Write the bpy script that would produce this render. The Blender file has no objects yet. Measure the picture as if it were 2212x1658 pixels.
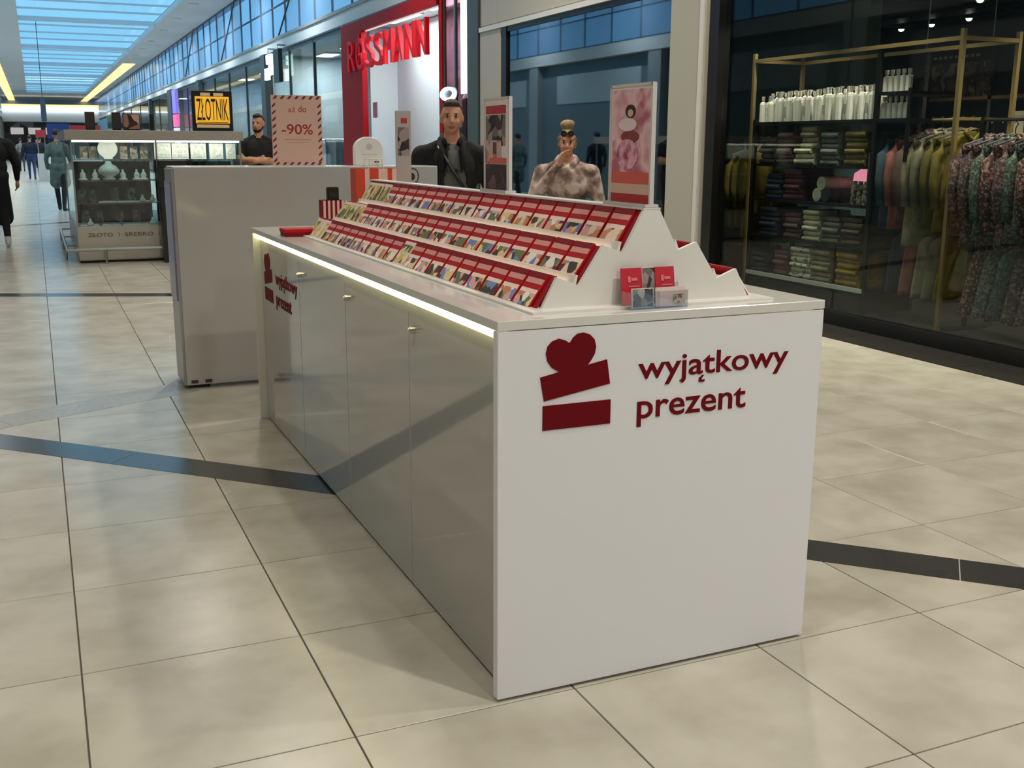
import bpy, bmesh, math, random
from mathutils import Matrix, Vector
import numpy as np
random.seed(7)
PI = math.pi
scene = bpy.context.scene
COL = scene.collection

# ------------------------------------------------------------------ camera
cam_d = bpy.data.cameras.new('camera')
cam = bpy.data.objects.new('camera', cam_d)
COL.objects.link(cam)
cam_d.sensor_width = 36.0
cam_d.lens = 36.0 * 2296.34 / 2212.0
cam_d.clip_end = 400
YAW, PITCH, ROLL = 0.415089, 0.220005, -0.004309
fwd = Vector((math.sin(YAW) * math.cos(PITCH), math.cos(YAW) * math.cos(PITCH), -math.sin(PITCH)))
rt = Vector((math.cos(YAW), -math.sin(YAW), 0))
dn = fwd.cross(rt)
r2 = rt * math.cos(ROLL) + dn * math.sin(ROLL)
d2 = -rt * math.sin(ROLL) + dn * math.cos(ROLL)
up = -d2
M = Matrix(((r2.x, up.x, -fwd.x, 0), (r2.y, up.y, -fwd.y, 0), (r2.z, up.z, -fwd.z, 1.409), (0, 0, 0, 1)))
cam.matrix_world = M
scene.camera = cam

# ------------------------------------------------------------------ world, view
w = bpy.data.worlds.new('sky'); scene.world = w
w.use_nodes = True
bg = w.node_tree.nodes['Background']
bg.inputs[0].default_value = (0.27, 0.66, 0.97, 1)
bg.inputs[1].default_value = 0.74
vs = scene.view_settings
vs.view_transform = 'Standard'; vs.look = 'None'; vs.gamma = 1.0; vs.use_curve_mapping = False
vs.exposure = 0.58
scene.cycles.use_denoising = True
scene.cycles.max_bounces = 8
scene.cycles.transparent_max_bounces = 16
scene.cycles.caustics_reflective = False
scene.cycles.caustics_refractive = False
scene.cycles.sample_clamp_indirect = 4.0

# warm downlights of the near part of the hall: position, watts
LAMPS = [(2.64, -0.2, 72), (4.9, 1.5, 55), (-1.3, 1.5, 38), (4.9, 6.5, 70), (-1.3, 6.5, 14), (1.75, 9.2, 70),
         (4.9, 11.5, 55), (-1.3, 11.5, 10), (4.9, 16.5, 50), (-1.3, 16.5, 12), (1.75, 15.0, 34), (1.75, -5.5, 150)]

# ------------------------------------------------------------------ helpers
def lin(c):
    return tuple(((v / 255) / 12.92 if v / 255 <= 0.04045 else ((v / 255 + 0.055) / 1.055) ** 2.4) for v in c)

MATS = {}
def mat(name, rgb=(200, 200, 200), rough=0.5, metal=0.0, emit=0.0, ecol=None, spec=0.5, noise=None, coat=0.0, var=0.0):
    if name in MATS:
        return MATS[name]
    m = bpy.data.materials.new(name); m.use_nodes = True
    nt = m.node_tree; b = nt.nodes['Principled BSDF']
    c = lin(rgb)
    b.inputs['Base Color'].default_value = (*c, 1)
    b.inputs['Roughness'].default_value = rough
    b.inputs['Metallic'].default_value = metal
    b.inputs['Specular IOR Level'].default_value = spec
    if coat:
        b.inputs['Coat Weight'].default_value = coat
        b.inputs['Coat Roughness'].default_value = 0.08
    if emit:
        b.inputs['Emission Color'].default_value = (*(lin(ecol) if ecol else c), 1)
        b.inputs['Emission Strength'].default_value = emit
    if noise:
        scale, rgb2, lo, hi = noise
        tc = nt.nodes.new('ShaderNodeTexCoord')
        nz = nt.nodes.new('ShaderNodeTexNoise'); nz.inputs['Scale'].default_value = scale
        nz.inputs['Detail'].default_value = 5
        cr = nt.nodes.new('ShaderNodeValToRGB')
        cr.color_ramp.elements[0].position = lo; cr.color_ramp.elements[0].color = (*lin(rgb2), 1)
        cr.color_ramp.elements[1].position = hi; cr.color_ramp.elements[1].color = (*c, 1)
        nt.links.new(tc.outputs['Object'], nz.inputs['Vector'])
        nt.links.new(nz.outputs['Fac'], cr.inputs['Fac'])
        out = cr.outputs['Color']
        if var:
            oi = nt.nodes.new('ShaderNodeObjectInfo')
            ad = nt.nodes.new('ShaderNodeVectorMath'); ad.operation = 'ADD'
            sc_ = nt.nodes.new('ShaderNodeVectorMath'); sc_.operation = 'SCALE'; sc_.inputs[3].default_value = 40
            cb = nt.nodes.new('ShaderNodeCombineXYZ')
            nt.links.new(oi.outputs['Random'], cb.inputs[0]); nt.links.new(cb.outputs[0], sc_.inputs[0])
            nt.links.new(tc.outputs['Object'], ad.inputs[0]); nt.links.new(sc_.outputs[0], ad.inputs[1])
            nt.links.new(ad.outputs[0], nz.inputs['Vector'])
            hs = nt.nodes.new('ShaderNodeHueSaturation')
            mr = nt.nodes.new('ShaderNodeMapRange')
            mr.inputs[3].default_value = 1 - var; mr.inputs[4].default_value = 1 + var
            nt.links.new(oi.outputs['Random'], mr.inputs[0]); nt.links.new(mr.outputs[0], hs.inputs['Value'])
            nt.links.new(out, hs.inputs['Color']); out = hs.outputs['Color']
        nt.links.new(out, b.inputs['Base Color'])
    MATS[name] = m
    return m

def glass(name, tint=(255, 255, 255), refl=0.12, rough=0.02, gcol=(255, 255, 255)):
    """thin pane: straight-through tint plus a Fresnel-weighted mirror layer"""
    if name in MATS:
        return MATS[name]
    m = bpy.data.materials.new(name); m.use_nodes = True
    nt = m.node_tree; nt.nodes.remove(nt.nodes['Principled BSDF'])
    tr = nt.nodes.new('ShaderNodeBsdfTransparent'); tr.inputs[0].default_value = (*lin(tint), 1)
    gl = nt.nodes.new('ShaderNodeBsdfGlossy'); gl.inputs[0].default_value = (*lin(gcol), 1); gl.inputs['Roughness'].default_value = rough
    fr = nt.nodes.new('ShaderNodeLayerWeight'); fr.inputs[0].default_value = 0.5
    mr = nt.nodes.new('ShaderNodeMapRange'); mr.inputs[3].default_value = refl * 0.4; mr.inputs[4].default_value = min(1, refl * 2.6)
    mx = nt.nodes.new('ShaderNodeMixShader')
    nt.links.new(fr.outputs['Fresnel'], mr.inputs[0])
    nt.links.new(mr.outputs[0], mx.inputs[0]); nt.links.new(tr.outputs[0], mx.inputs[1]); nt.links.new(gl.outputs[0], mx.inputs[2])
    nt.links.new(mx.outputs[0], nt.nodes['Material Output'].inputs[0])
    MATS[name] = m
    return m

def frosted(name, tint, through):
    '''milky pane: part of the daylight outside passes straight, the rest scatters on its white face'''
    m = bpy.data.materials.new(name); m.use_nodes = True
    nt = m.node_tree; b = nt.nodes['Principled BSDF']
    b.inputs['Base Color'].default_value = (*lin((150, 166, 184)), 1); b.inputs['Roughness'].default_value = .2
    tr = nt.nodes.new('ShaderNodeBsdfTransparent'); tr.inputs[0].default_value = (*lin(tint), 1)
    tc = nt.nodes.new('ShaderNodeTexCoord'); nz = nt.nodes.new('ShaderNodeTexNoise'); nz.inputs['Scale'].default_value = .5
    mr = nt.nodes.new('ShaderNodeMapRange'); mr.inputs[3].default_value = through - .14; mr.inputs[4].default_value = through + .14
    mx = nt.nodes.new('ShaderNodeMixShader')
    oi = nt.nodes.new('ShaderNodeObjectInfo')
    nt.links.new(oi.outputs['Random'], mr.inputs[0]); nt.links.new(mr.outputs[0], mx.inputs[0])
    nt.links.new(b.outputs[0], mx.inputs[1]); nt.links.new(tr.outputs[0], mx.inputs[2])
    nt.links.new(mx.outputs[0], nt.nodes['Material Output'].inputs[0])
    MATS[name] = m
    return m

def pattern(name, cols, scale=18.0, kind='voronoi', rough=0.8, rand=True, coord='Object', stretch=(1, 1, 1)):
    """print of patches in a few colours, different on each object"""
    if name in MATS:
        return MATS[name]
    m = bpy.data.materials.new(name); m.use_nodes = True
    nt = m.node_tree; b = nt.nodes['Principled BSDF']; b.inputs['Roughness'].default_value = rough
    tc = nt.nodes.new('ShaderNodeTexCoord'); oi = nt.nodes.new('ShaderNodeObjectInfo')
    mp = nt.nodes.new('ShaderNodeMapping'); mp.inputs['Scale'].default_value = stretch
    nt.links.new(tc.outputs[coord], mp.inputs[0])
    vec = mp.outputs[0]
    if rand:
        cb = nt.nodes.new('ShaderNodeCombineXYZ'); sc_ = nt.nodes.new('ShaderNodeVectorMath'); sc_.operation = 'SCALE'; sc_.inputs[3].default_value = 37
        ad = nt.nodes.new('ShaderNodeVectorMath')
        nt.links.new(oi.outputs['Random'], cb.inputs[0]); nt.links.new(oi.outputs['Random'], cb.inputs[2]); nt.links.new(cb.outputs[0], sc_.inputs[0])
        nt.links.new(vec, ad.inputs[0]); nt.links.new(sc_.outputs[0], ad.inputs[1]); vec = ad.outputs[0]
    cr = nt.nodes.new('ShaderNodeValToRGB'); cr.color_ramp.interpolation = 'CONSTANT' if kind == 'voronoi' else 'LINEAR'
    el = cr.color_ramp.elements
    while len(el) < len(cols):
        el.new(0.5)
    for i, c in enumerate(cols):
        el[i].position = i / len(cols); el[i].color = (*lin(c), 1)
    if kind == 'voronoi':
        v = nt.nodes.new('ShaderNodeTexVoronoi'); v.inputs['Scale'].default_value = scale
        sp = nt.nodes.new('ShaderNodeSeparateColor')
        nt.links.new(vec, v.inputs['Vector']); nt.links.new(v.outputs['Color'], sp.inputs[0]); nt.links.new(sp.outputs[0], cr.inputs[0])
    else:
        v = nt.nodes.new('ShaderNodeTexNoise'); v.inputs['Scale'].default_value = scale; v.inputs['Detail'].default_value = 3
        mr = nt.nodes.new('ShaderNodeMapRange'); mr.inputs[1].default_value = .28; mr.inputs[2].default_value = .72
        nt.links.new(vec, v.inputs['Vector']); nt.links.new(v.outputs['Fac'], mr.inputs[0]); nt.links.new(mr.outputs[0], cr.inputs[0])
    nt.links.new(cr.outputs[0], b.inputs['Base Color'])
    MATS[name] = m
    return m

class MB:
    def __init__(self):
        self.v = []; self.f = []; self.m = []
    def box(self, x0, x1, y0, y1, z0, z1, mi=0):
        n = len(self.v)
        self.v += [(x0, y0, z0), (x1, y0, z0), (x1, y1, z0), (x0, y1, z0), (x0, y0, z1), (x1, y0, z1), (x1, y1, z1), (x0, y1, z1)]
        for q in ((3, 2, 1, 0), (4, 5, 6, 7), (0, 1, 5, 4), (1, 2, 6, 5), (2, 3, 7, 6), (3, 0, 4, 7)):
            self.f.append(tuple(n + i for i in q)); self.m.append(mi)
        return self
    def prism(self, poly, a0, a1, axis='y', mi=0):
        """extrude a 2D polygon: axis y -> poly is (x,z); axis x -> (y,z); axis z -> (x,y)"""
        n = len(self.v); k = len(poly)
        def P(p, a):
            return (p[0], a, p[1]) if axis == 'y' else ((a, p[0], p[1]) if axis == 'x' else (p[0], p[1], a))
        self.v += [P(p, a0) for p in poly] + [P(p, a1) for p in poly]
        self.f.append(tuple(n + i for i in range(k))); self.m.append(mi)
        self.f.append(tuple(n + k + i for i in reversed(range(k)))); self.m.append(mi)
        for i in range(k):
            j = (i + 1) % k
            self.f.append((n + i, n + k + i, n + k + j, n + j)); self.m.append(mi)
        return self
    def tube(self, pts, r, seg=8, mi=0, cap=True):
        """tube through points; r a number or one per point"""
        pts = [Vector(p) for p in pts]; n0 = len(self.v)
        rs = [r] * len(pts) if isinstance(r, (int, float)) else r
        for i, p in enumerate(pts):
            t = (pts[min(i + 1, len(pts) - 1)] - pts[max(i - 1, 0)]).normalized()
            a = t.orthogonal().normalized() if abs(t.z) > .9 else t.cross(Vector((0, 0, 1))).normalized()
            b = t.cross(a)
            for s in range(seg):
                th = 2 * PI * s / seg
                self.v.append(tuple(p + (a * math.cos(th) + b * math.sin(th)) * rs[i]))
        for i in range(len(pts) - 1):
            for s in range(seg):
                q = (s + 1) % seg
                self.f.append((n0 + i * seg + s, n0 + i * seg + q, n0 + (i + 1) * seg + q, n0 + (i + 1) * seg + s)); self.m.append(mi)
        if cap:
            self.f.append(tuple(n0 + s for s in reversed(range(seg)))); self.m.append(mi)
            e = n0 + (len(pts) - 1) * seg
            self.f.append(tuple(e + s for s in range(seg))); self.m.append(mi)
        return self
    def lathe(self, prof, c=(0, 0, 0), seg=16, mi=0):
        """profile of (radius, z) about a vertical axis at c"""
        n0 = len(self.v)
        for r, z in prof:
            for s in range(seg):
                th = 2 * PI * s / seg
                self.v.append((c[0] + r * math.cos(th), c[1] + r * math.sin(th), c[2] + z))
        for i in range(len(prof) - 1):
            for s in range(seg):
                q = (s + 1) % seg
                self.f.append((n0 + i * seg + s, n0 + i * seg + q, n0 + (i + 1) * seg + q, n0 + (i + 1) * seg + s)); self.m.append(mi)
        self.f.append(tuple(n0 + s for s in reversed(range(seg)))); self.m.append(mi)
        e = n0 + (len(prof) - 1) * seg
        self.f.append(tuple(e + s for s in range(seg))); self.m.append(mi)
        return self
    def mesh(self, name, mats, smooth=False, bevel=0.0, seg=1):
        me = bpy.data.meshes.new(name)
        me.from_pydata(self.v, [], self.f)
        mats = mats if isinstance(mats, (list, tuple)) else [mats]
        for m in mats:
            me.materials.append(m)
        me.polygons.foreach_set('material_index', self.m)
        bm = bmesh.new(); bm.from_mesh(me)
        bmesh.ops.recalc_face_normals(bm, faces=bm.faces)
        if bevel:
            es = [e for e in bm.edges if len(e.link_faces) == 2 and e.calc_face_angle(0) > 0.6]
            bmesh.ops.bevel(bm, geom=es, offset=bevel, segments=seg, affect='EDGES', clamp_overlap=True)
        bm.to_mesh(me); bm.free()
        if smooth:
            me.polygons.foreach_set('use_smooth', [True] * len(me.polygons))
        me.update()
        return me
    def build(self, name, mats, parent=None, loc=None, rot=None, **k):
        return link(name, self.mesh(name, mats, **k), parent, loc, rot)

def link(name, me, parent=None, loc=None, rot=None):
    o = bpy.data.objects.new(name, me); COL.objects.link(o)
    if parent is not None:
        o.parent = parent
    if loc is not None:
        o.location = loc
    if rot is not None:
        o.rotation_euler = rot
    return o

def tag(o, label=None, cat=None, group=None, kind=None):
    if label: o['label'] = label
    if cat: o['category'] = cat
    if group: o['group'] = group
    if kind: o['kind'] = kind
    return o

def empty(name, loc=(0, 0, 0), rz=0.0):
    o = bpy.data.objects.new(name, None); COL.objects.link(o)
    o.location = loc; o.rotation_euler = (0, 0, rz); o.empty_display_size = .1
    return o

def struct(name, mb, m, label, parent=None, **k):
    o = mb.build(name, m, parent, **k)
    if parent is None:
        o['kind'] = 'structure'; o['label'] = label
    return o

ORD = ['first', 'second', 'third', 'fourth', 'fifth', 'sixth', 'seventh', 'eighth', 'ninth', 'tenth', 'eleventh', 'twelfth',
       'thirteenth', 'fourteenth', 'fifteenth', 'sixteenth', 'seventeenth', 'eighteenth', 'nineteenth', 'twentieth',
       'twenty-first', 'twenty-second', 'twenty-third', 'twenty-fourth', 'twenty-fifth', 'twenty-sixth', 'twenty-seventh',
       'twenty-eighth', 'twenty-ninth', 'thirtieth']

TMPS = bpy.data.scenes.new('tmp')
def evaluated_mesh(ob):
    TMPS.collection.objects.link(ob)
    vl = TMPS.view_layers[0]; vl.update()
    return bpy.data.meshes.new_from_object(ob.evaluated_get(vl.depsgraph))

def text(name, body, m, parent, box, face, depth=0.002, bold=0.0):
    """flat lettering fitted to a box. face '-y': box=(x0,x1,y,z0,z1); face '-x': box=(y_left,y_right,x,z0,z1)"""
    cu = bpy.data.curves.new('t', 'FONT'); cu.body = body; cu.extrude = 0.0; cu.offset = bold; cu.resolution_u = 4
    to = bpy.data.objects.new('t', cu)
    me = evaluated_mesh(to)
    bpy.data.objects.remove(to); bpy.data.curves.remove(cu)
    n = len(me.vertices); co = np.empty(n * 3); me.vertices.foreach_get('co', co); co = co.reshape(-1, 3)
    lo, hi = co.min(0), co.max(0)
    u = (co[:, 0] - lo[0]) / (hi[0] - lo[0]); v = (co[:, 1] - lo[1]) / (hi[1] - lo[1])
    a0, a1, pl, z0, z1 = box
    out = np.empty_like(co)
    if face == '-y':
        out[:, 0] = a0 + u * (a1 - a0); out[:, 1] = pl; out[:, 2] = z0 + v * (z1 - z0)
    else:
        out[:, 1] = a0 + u * (a1 - a0); out[:, 0] = pl; out[:, 2] = z0 + v * (z1 - z0)
    me.vertices.foreach_set('co', out.ravel())
    bm = bmesh.new(); bm.from_mesh(me)
    bmesh.ops.remove_doubles(bm, verts=bm.verts, dist=1e-6)
    r = bmesh.ops.extrude_face_region(bm, geom=bm.faces[:])
    d = Vector((0, -depth, 0)) if face == '-y' else Vector((-depth, 0, 0))
    bmesh.ops.translate(bm, vec=d, verts=[g for g in r['geom'] if isinstance(g, bmesh.types.BMVert)])
    bmesh.ops.recalc_face_normals(bm, faces=bm.faces)
    for f_ in bm.faces:
        f_.smooth = False
    bm.to_mesh(me); bm.free()
    me.materials.clear(); me.materials.append(m); me.name = name
    return link(name, me, parent)

# ------------------------------------------------------------------ materials
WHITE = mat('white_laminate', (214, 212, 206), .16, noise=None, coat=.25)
FRONTW = mat('white_front_laminate', (226, 226, 230), .3)
DOORG = mat('grey_gloss_door', (166, 164, 158), .05, coat=.6)
TILE = mat('beige_tile', (190, 185, 172), .24, noise=(3.4, (166, 160, 145), .30, .62), var=.03)
GROUT = mat('grout', (104, 97, 84), .8)
STRIP = mat('dark_granite', (62, 62, 59), .2, noise=(30, (52, 52, 50), .3, .7), var=.06)
STRIPL = mat('grey_granite', (168, 166, 158), .26, noise=(30, (154, 153, 146), .3, .7))
RED = mat('red_gloss', (150, 10, 22), .5, spec=.25)
LOGO = mat('crimson_vinyl', (106, 2, 15), .6, spec=.15)
WALLW = mat('white_wall', (206, 206, 202), .6)
CEIL = mat('ceiling_white', (212, 212, 214), .8)
FASC = mat('fascia_cream', (174, 170, 158), .45)
PANELO = mat('clerestory_panel', (186, 196, 206), .16, noise=(.35, (160, 176, 192), .3, .7), var=.08)
PANEL = frosted('frosted_glazing', (232, 240, 250), .76)
SEAM = mat('panel_joint', (70, 86, 104), .6)
BLACK = mat('black_metal', (14, 14, 15), .35)
DARKM = mat('dark_grey_metal', (52, 58, 60), .4)
STEEL = mat('brushed_steel', (170, 172, 172), .3, metal=.9)
GOLD = mat('brass_tube', (150, 128, 82), .4, metal=.4)
GREYM = mat('grey_metal', (140, 140, 136), .4)
CLEAR = glass('clear_glass', (238, 244, 242), .07)
SHOPGL = glass('shop_glass', (226, 234, 234), .10)
DARKGL = glass('dark_shop_glass', (176, 196, 202), .60, gcol=(215, 228, 235))
SKYGL = glass('skylight_glass', (250, 253, 255), .03)
ACRYL = glass('acrylic', (244, 246, 246), .06)
LED = mat('led_strip', (255, 246, 190), .5, emit=2.2, ecol=(255, 247, 178))
LEDW = mat('led_warm', (255, 225, 190), .5, emit=1.4, ecol=(255, 214, 170))
LAMP = mat('downlight_disc', (255, 244, 225), .5, emit=14.0, ecol=(255, 240, 214))
COVE = mat('cove_light', (255, 230, 150), .5, emit=.8, ecol=(255, 226, 150))
TUBEL = mat('white_light_tube', (240, 248, 255), .5, emit=3.0, ecol=(232, 244, 255))

# ------------------------------------------------------------------ floor
XL, XR = -2.3, 5.83          # hall walls
fl = MB().box(XL - 6, 12, -15, 135, -0.12, -0.006).build('floor', GROUT)
tag(fl, 'pale beige stone tiled mall floor crossed by dark diagonal strips', None, None, 'structure')
G = 0.0022
tile_me = MB().box(-.3 + G, .3 - G, -.3 + G, .3 - G, -.010, 0).mesh('tile', TILE, bevel=.0012)
tile_dk = MB().box(-.3 + G * 2, .3 - G * 2, -.3 + G, .3 - G, -.010, 0).mesh('tile', TILE, bevel=.0012)
rest = MB()
for ix in range(-4, 9):
    for iy in range(-28, 190):
        cx, cy = .6 * ix + .3, 2.3 + .6 * iy + .3
        if -1.3 < cx < 5.4 and 1.0 < cy < 13.6:
            link('tile', tile_me, fl, (cx, cy, 0))
        elif cx < 5.4:
            rest.box(cx - .3 + G, cx + .3 - G, cy - .3 + G, cy + .3 - G, -.010, 0)
o = rest.build('tile_field', TILE, fl); o['kind'] = 'stuff'

def strip(p0, p1, wd, m, seg=1.2, name='floor_strip'):
    p0, p1 = Vector(p0), Vector(p1); L = (p1 - p0).length; a = math.atan2(p1.y - p0.y, p1.x - p0.x)
    n = max(1, round(L / seg)); sl = L / n
    me = MB().box(.002, sl - .002, -wd / 2, wd / 2, -.004, .0012).mesh(name, m)
    for i in range(n):
        q = p0 + (p1 - p0) * (i / n)
        link(name, me, fl, (q.x, q.y, 0), (0, 0, a))
strip((-2.25, 7.54), (5.3, -0.01), .2, STRIP)
strip((-2.25, 5.03), (0.72, 6.43), .27, STRIPL)
strip((-2.25, 11.95), (3.2, 9.8), .22, STRIP)
strip((-2.25, 19.5), (5.3, 25.0), .22, STRIP)
mb = MB()
border_me = MB().box(0, .42, .003, 1.197, -.006, .001).mesh('border_slab', mat('dark_border', (46, 44, 40), .25))
for i in range(24):
    link('border_slab', border_me, fl, (5.41, -12 + 1.2 * i + .3, 0))

# ------------------------------------------------------------------ ceiling and skylights
ZC, ZF = 5.6, 4.03
SX0, SX1 = -0.12, 4.45
SY0 = 20.5
beams = [20.5, 33.0, 42.5, 54.3, 65.5, 75.9, 87.8, 100.0]
mb = MB()
mb.box(XL - .3, XR + .3, -15, SY0, ZC, ZC + .1)
mb.box(XL - .3, SX0, SY0, 130, ZC, ZC + .1)
mb.box(SX1, XR + .3, SY0, 130, ZC, ZC + .1)
mb.box(SX0, SX1, 100, 130, ZC, ZC + .1)
ce = struct('ceiling', mb, CEIL, 'white mall ceiling with a long row of skylights')
wellm = mat('skylight_well', (226, 228, 228), .7)
sk = MB()
sk.box(SX0 - .12, SX0, SY0, 100, ZC + .1, ZC + .22); sk.box(SX1, SX1 + .12, SY0, 100, ZC + .1, ZC + .22)
sk.box(SX0, SX1, 100, 100.2, ZC + .1, ZC + .22); sk.box(SX0, SX1, SY0 - .2, SY0, ZC + .1, ZC + .22)
sk.build('skylight_upstand', wellm, ce)
beamm = mat('skylight_beam', (214, 218, 222), .6)
for y in beams[1:-1]:
    MB().box(SX0, SX1, y - .11, y + .11, ZC + .02, ZC + .17).build('beam', beamm, ce)
for i in range(len(beams) - 1):
    a, b_ = beams[i], beams[i + 1]
    n = 4
    for k in range(n):
        y0 = a + (b_ - a) * k / n; y1 = a + (b_ - a) * (k + 1) / n
        MB().box(SX0, SX1, y0 + .0, y1 - .0, ZC + .18, ZC + .20).build('skylight_pane', SKYGL, ce)
        if k:
            MB().box(SX0, SX1, y0 - .03, y0 + .03, ZC + .15, ZC + .21).build('glazing_bar', beamm, ce)
# cove lines where the ceiling meets the walls (far part of the hall)
MB().box(4.72, 5.35, 62, 118, ZC - .02, ZC - .004).build('cove_light', COVE, ce)
MB().box(-1.85, -1.25, 62, 118, ZC - .02, ZC - .004).build('cove_light', COVE, ce)

# downlights: ring, disc and the lamp itself
dl_ring = MB().lathe([(.11, 0), (.15, 0), (.15, .02), (.11, .02)], seg=20).mesh('trim_ring', WHITE)
dl_disc = MB().lathe([(.108, .004), (.108, .012)], seg=20).mesh('light_disc', LAMP)
def downlight(x, y, watts, where, z=ZC, col=(1.0, .925, .80)):
    t = empty('ceiling_downlight', (x, y, z - .021))
    tag(t, f'recessed ceiling downlight {where}', 'ceiling light', 'ceiling downlights')
    link('trim_ring', dl_ring, t); link('light_disc', dl_disc, t)
    if watts:
        l = bpy.data.lights.new('lamp', 'AREA'); l.shape = 'DISK'; l.size = .24; l.energy = watts
        l.color = col; l.spread = math.radians(150)
        lo = bpy.data.objects.new('lamp', l); COL.objects.link(lo); lo.parent = t; lo.location = (0, 0, -.012)
near_names = ['just behind the photographer over the white counter', 'over the walkway right of the near counter end', 'over the walkway left of the near counter end',
              'over the walkway by the clothes shop window', 'over the walkway left of the tall white panel', 'over the gap behind the tall white panel',
              'before the dark empty shop window', 'over the aisle before the jewellery stand', 'before the red chain store', 'over the aisle beside the jewellery stand',
              'right above the jewellery stand', 'far behind the photographer']
for (x, y, p), n in zip(LAMPS, near_names):
    downlight(x, y, p, n)
for i, y in enumerate((24, 29.5, 35.2, 39.5, 43.6, 48.2, 52.3, 55.9, 61, 67, 73, 80, 87, 94)):  # rows lengthened and boosted with added lamps to fill the dim far hall
    downlight(4.85, y, 80, f'in the fill-extended row by the glazing, {ORD[i]} from the near end', col=(.80, .93, 1.0))
    downlight(-1.2, y, 70, f'in the added fill row across the skylights, {ORD[i]} from the near end', col=(.80, .93, 1.0))

# ------------------------------------------------------------------ upper walls with panels
def clerestory(side):
    x = XR if side > 0 else XL
    s = 1 if side > 0 else -1
    # unseen near part kept solid so the near light stays warm, glazing beyond
    mb = MB().box(*sorted((x + .03 * s, x + .3 * s)), -15, 12, ZF, ZC + .02)
    wl = struct('wall_right' if side > 0 else 'wall_left', mb, SEAM,
                'upper wall of pale blue glazed panels above the shop fronts' if side > 0 else 'upper wall of pale blue glazed panels on the opposite side of the hall')
    bar = MB().box(*sorted((x + .005 * s, x + .06 * s)), 12, 130, 4.776, 4.80)
    bar.box(*sorted((x + .005 * s, x + .06 * s)), 12, 130, ZC - .03, ZC + .02).box(*sorted((x + .005 * s, x + .06 * s)), 12, 130, ZF - .02, ZF + .035)
    bar.build('glazing_rail', SEAM, wl)
    rows = ((ZF + .035, 4.776), (4.80, ZC - .03))
    me = [MB().box(*sorted((0, .03 * s)), .008, 1.492, z0, z1).mesh('wall_panel', PANEL) for z0, z1 in rows]
    rb = MB(); ro = MB()
    for i in range(97):
        y = -15 + 1.5 * i
        if 11 < y < 75:
            MB().box(*sorted((x + .005 * s, x + .05 * s)), y - .009, y + .009, ZF, ZC).build('glazing_bar', SEAM, wl)
        for k in range(2):
            if 11 < y < 75:
                link('wall_panel', me[k], wl, (x, y, 0))
            else:
                (ro if y < 12 else rb).box(*sorted((x, x + .03 * s)), y + .012, y + 1.488, *rows[k])
    q = rb.build('panel_field', PANEL, wl); q['kind'] = 'stuff'
    q = ro.build('solid_panel_field', PANELO, wl); q['kind'] = 'stuff'
    return wl
wr = clerestory(1); wlf = clerestory(-1)
# dark brace rods in front of the right-hand panels
for i, y in enumerate((27.6, 36.6, 45.6)):
    MB().tube([(XR - .03, y, ZF + .02), (XR - .03, y - 3.0, ZC - .02)], .022, 6).build('brace_rod', DARKM, wr)

# fascia and soffit band over the shops
fb = struct('trim_1', MB().box(XR - .02, XR + .3, 14.8, 130, 3.72, ZF), mat('soffit_band', (200, 200, 196), .4), 'pale band running above the shop fronts')
MB().box(XR - .05, XR + .28, 14.8, 130, ZF - .045, ZF + .02).build('band_cap', GREYM, fb)
MB().box(XR - .03, XR + .28, 14.8, 130, 3.70, 3.735).build('band_lower_edge', DARKM, fb)
fa = struct('wall_front', MB().box(XR, XR + .3, 8.67, 14.36, 2.97, ZF), FASC, 'cream fascia wall above the dark shop window')
for y0, y1 in ((8.70, 11.2), (11.215, 13.74), (13.755, 14.34)):
    MB().box(XR - .012, XR, y0, y1, 3.02, ZF - .02).build('fascia_panel', FASC, fa)
MB().box(XR - .04, XR, 8.70, 14.34, 2.94, 3.0).build('fascia_edge', WHITE, fa)
struct('wall_fascia', MB().box(XR, XR + .3, -15, 8.66, 3.1, ZF), BLACK, 'dark fascia above the clothes shop')

# white pillar and frame pieces
pl = struct('wall_pillar', MB().box(XR - .06, XR + .09, 8.70, 9.31, 0, ZF), FASC, 'cream pillar between the dark window and the clothes shop', bevel=.006)
MB().box(XR - .075, XR - .058, 8.72, 8.78, .1, ZF - .1).build('corner_bead', WHITE, pl)
MB().box(XR - .09, XR + .09, 8.68, 9.33, 0, .12).build('skirting', DARKM, pl)
struct('trim_2', MB().box(XR - .02, XR + .4, 13.62, 14.34, 0, 2.94), FASC, 'cream wall strip beside the dark shop window', bevel=.004)
struct('trim_3', MB().box(XR - .04, XR + .5, 14.37, 14.78, 0, 4.0), mat('green_grey_metal', (62, 74, 72), .4), 'dark green grey post beside the red chain store')

# ------------------------------------------------------------------ dark shop window
w1 = empty('window_1', (XR, 11.45, 0)); w1['kind'] = 'structure'; w1['label'] = 'large dark window of an empty shop reflecting the hall'
def at(p, mb, name, m, par, **k):
    o = mb.build(name, m, par, **k); o.matrix_parent_inverse = par.matrix_basis.inverted() if False else Matrix.Translation(-par.location); return o
at(0, MB().box(XR + .02, XR + .035, 9.36, 13.48, .12, 2.90), 'pane', DARKGL, w1)
fr = MB(); fr.box(XR - .01, XR + .07, 13.45, 13.61, 0, 2.94)
at(0, fr, 'jamb', BLACK, w1)
at(0, MB().box(XR - .01, XR + .07, 9.32, 9.37, 0, 2.94), 'jamb', BLACK, w1)
at(0, MB().box(XR, XR + .07, 9.36, 13.46, 2.88, 2.94), 'head', BLACK, w1)
at(0, MB().box(XR - .01, XR + .07, 9.36, 13.46, 0, .12), 'sill', BLACK, w1)
tw = mat('teal_dark_wall', (104, 126, 130), .7)
struct('wall_back', MB().box(7.6, 7.75, 8.6, 14.3, 0, 3.2), tw, 'dark teal back wall inside the empty shop')
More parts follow.
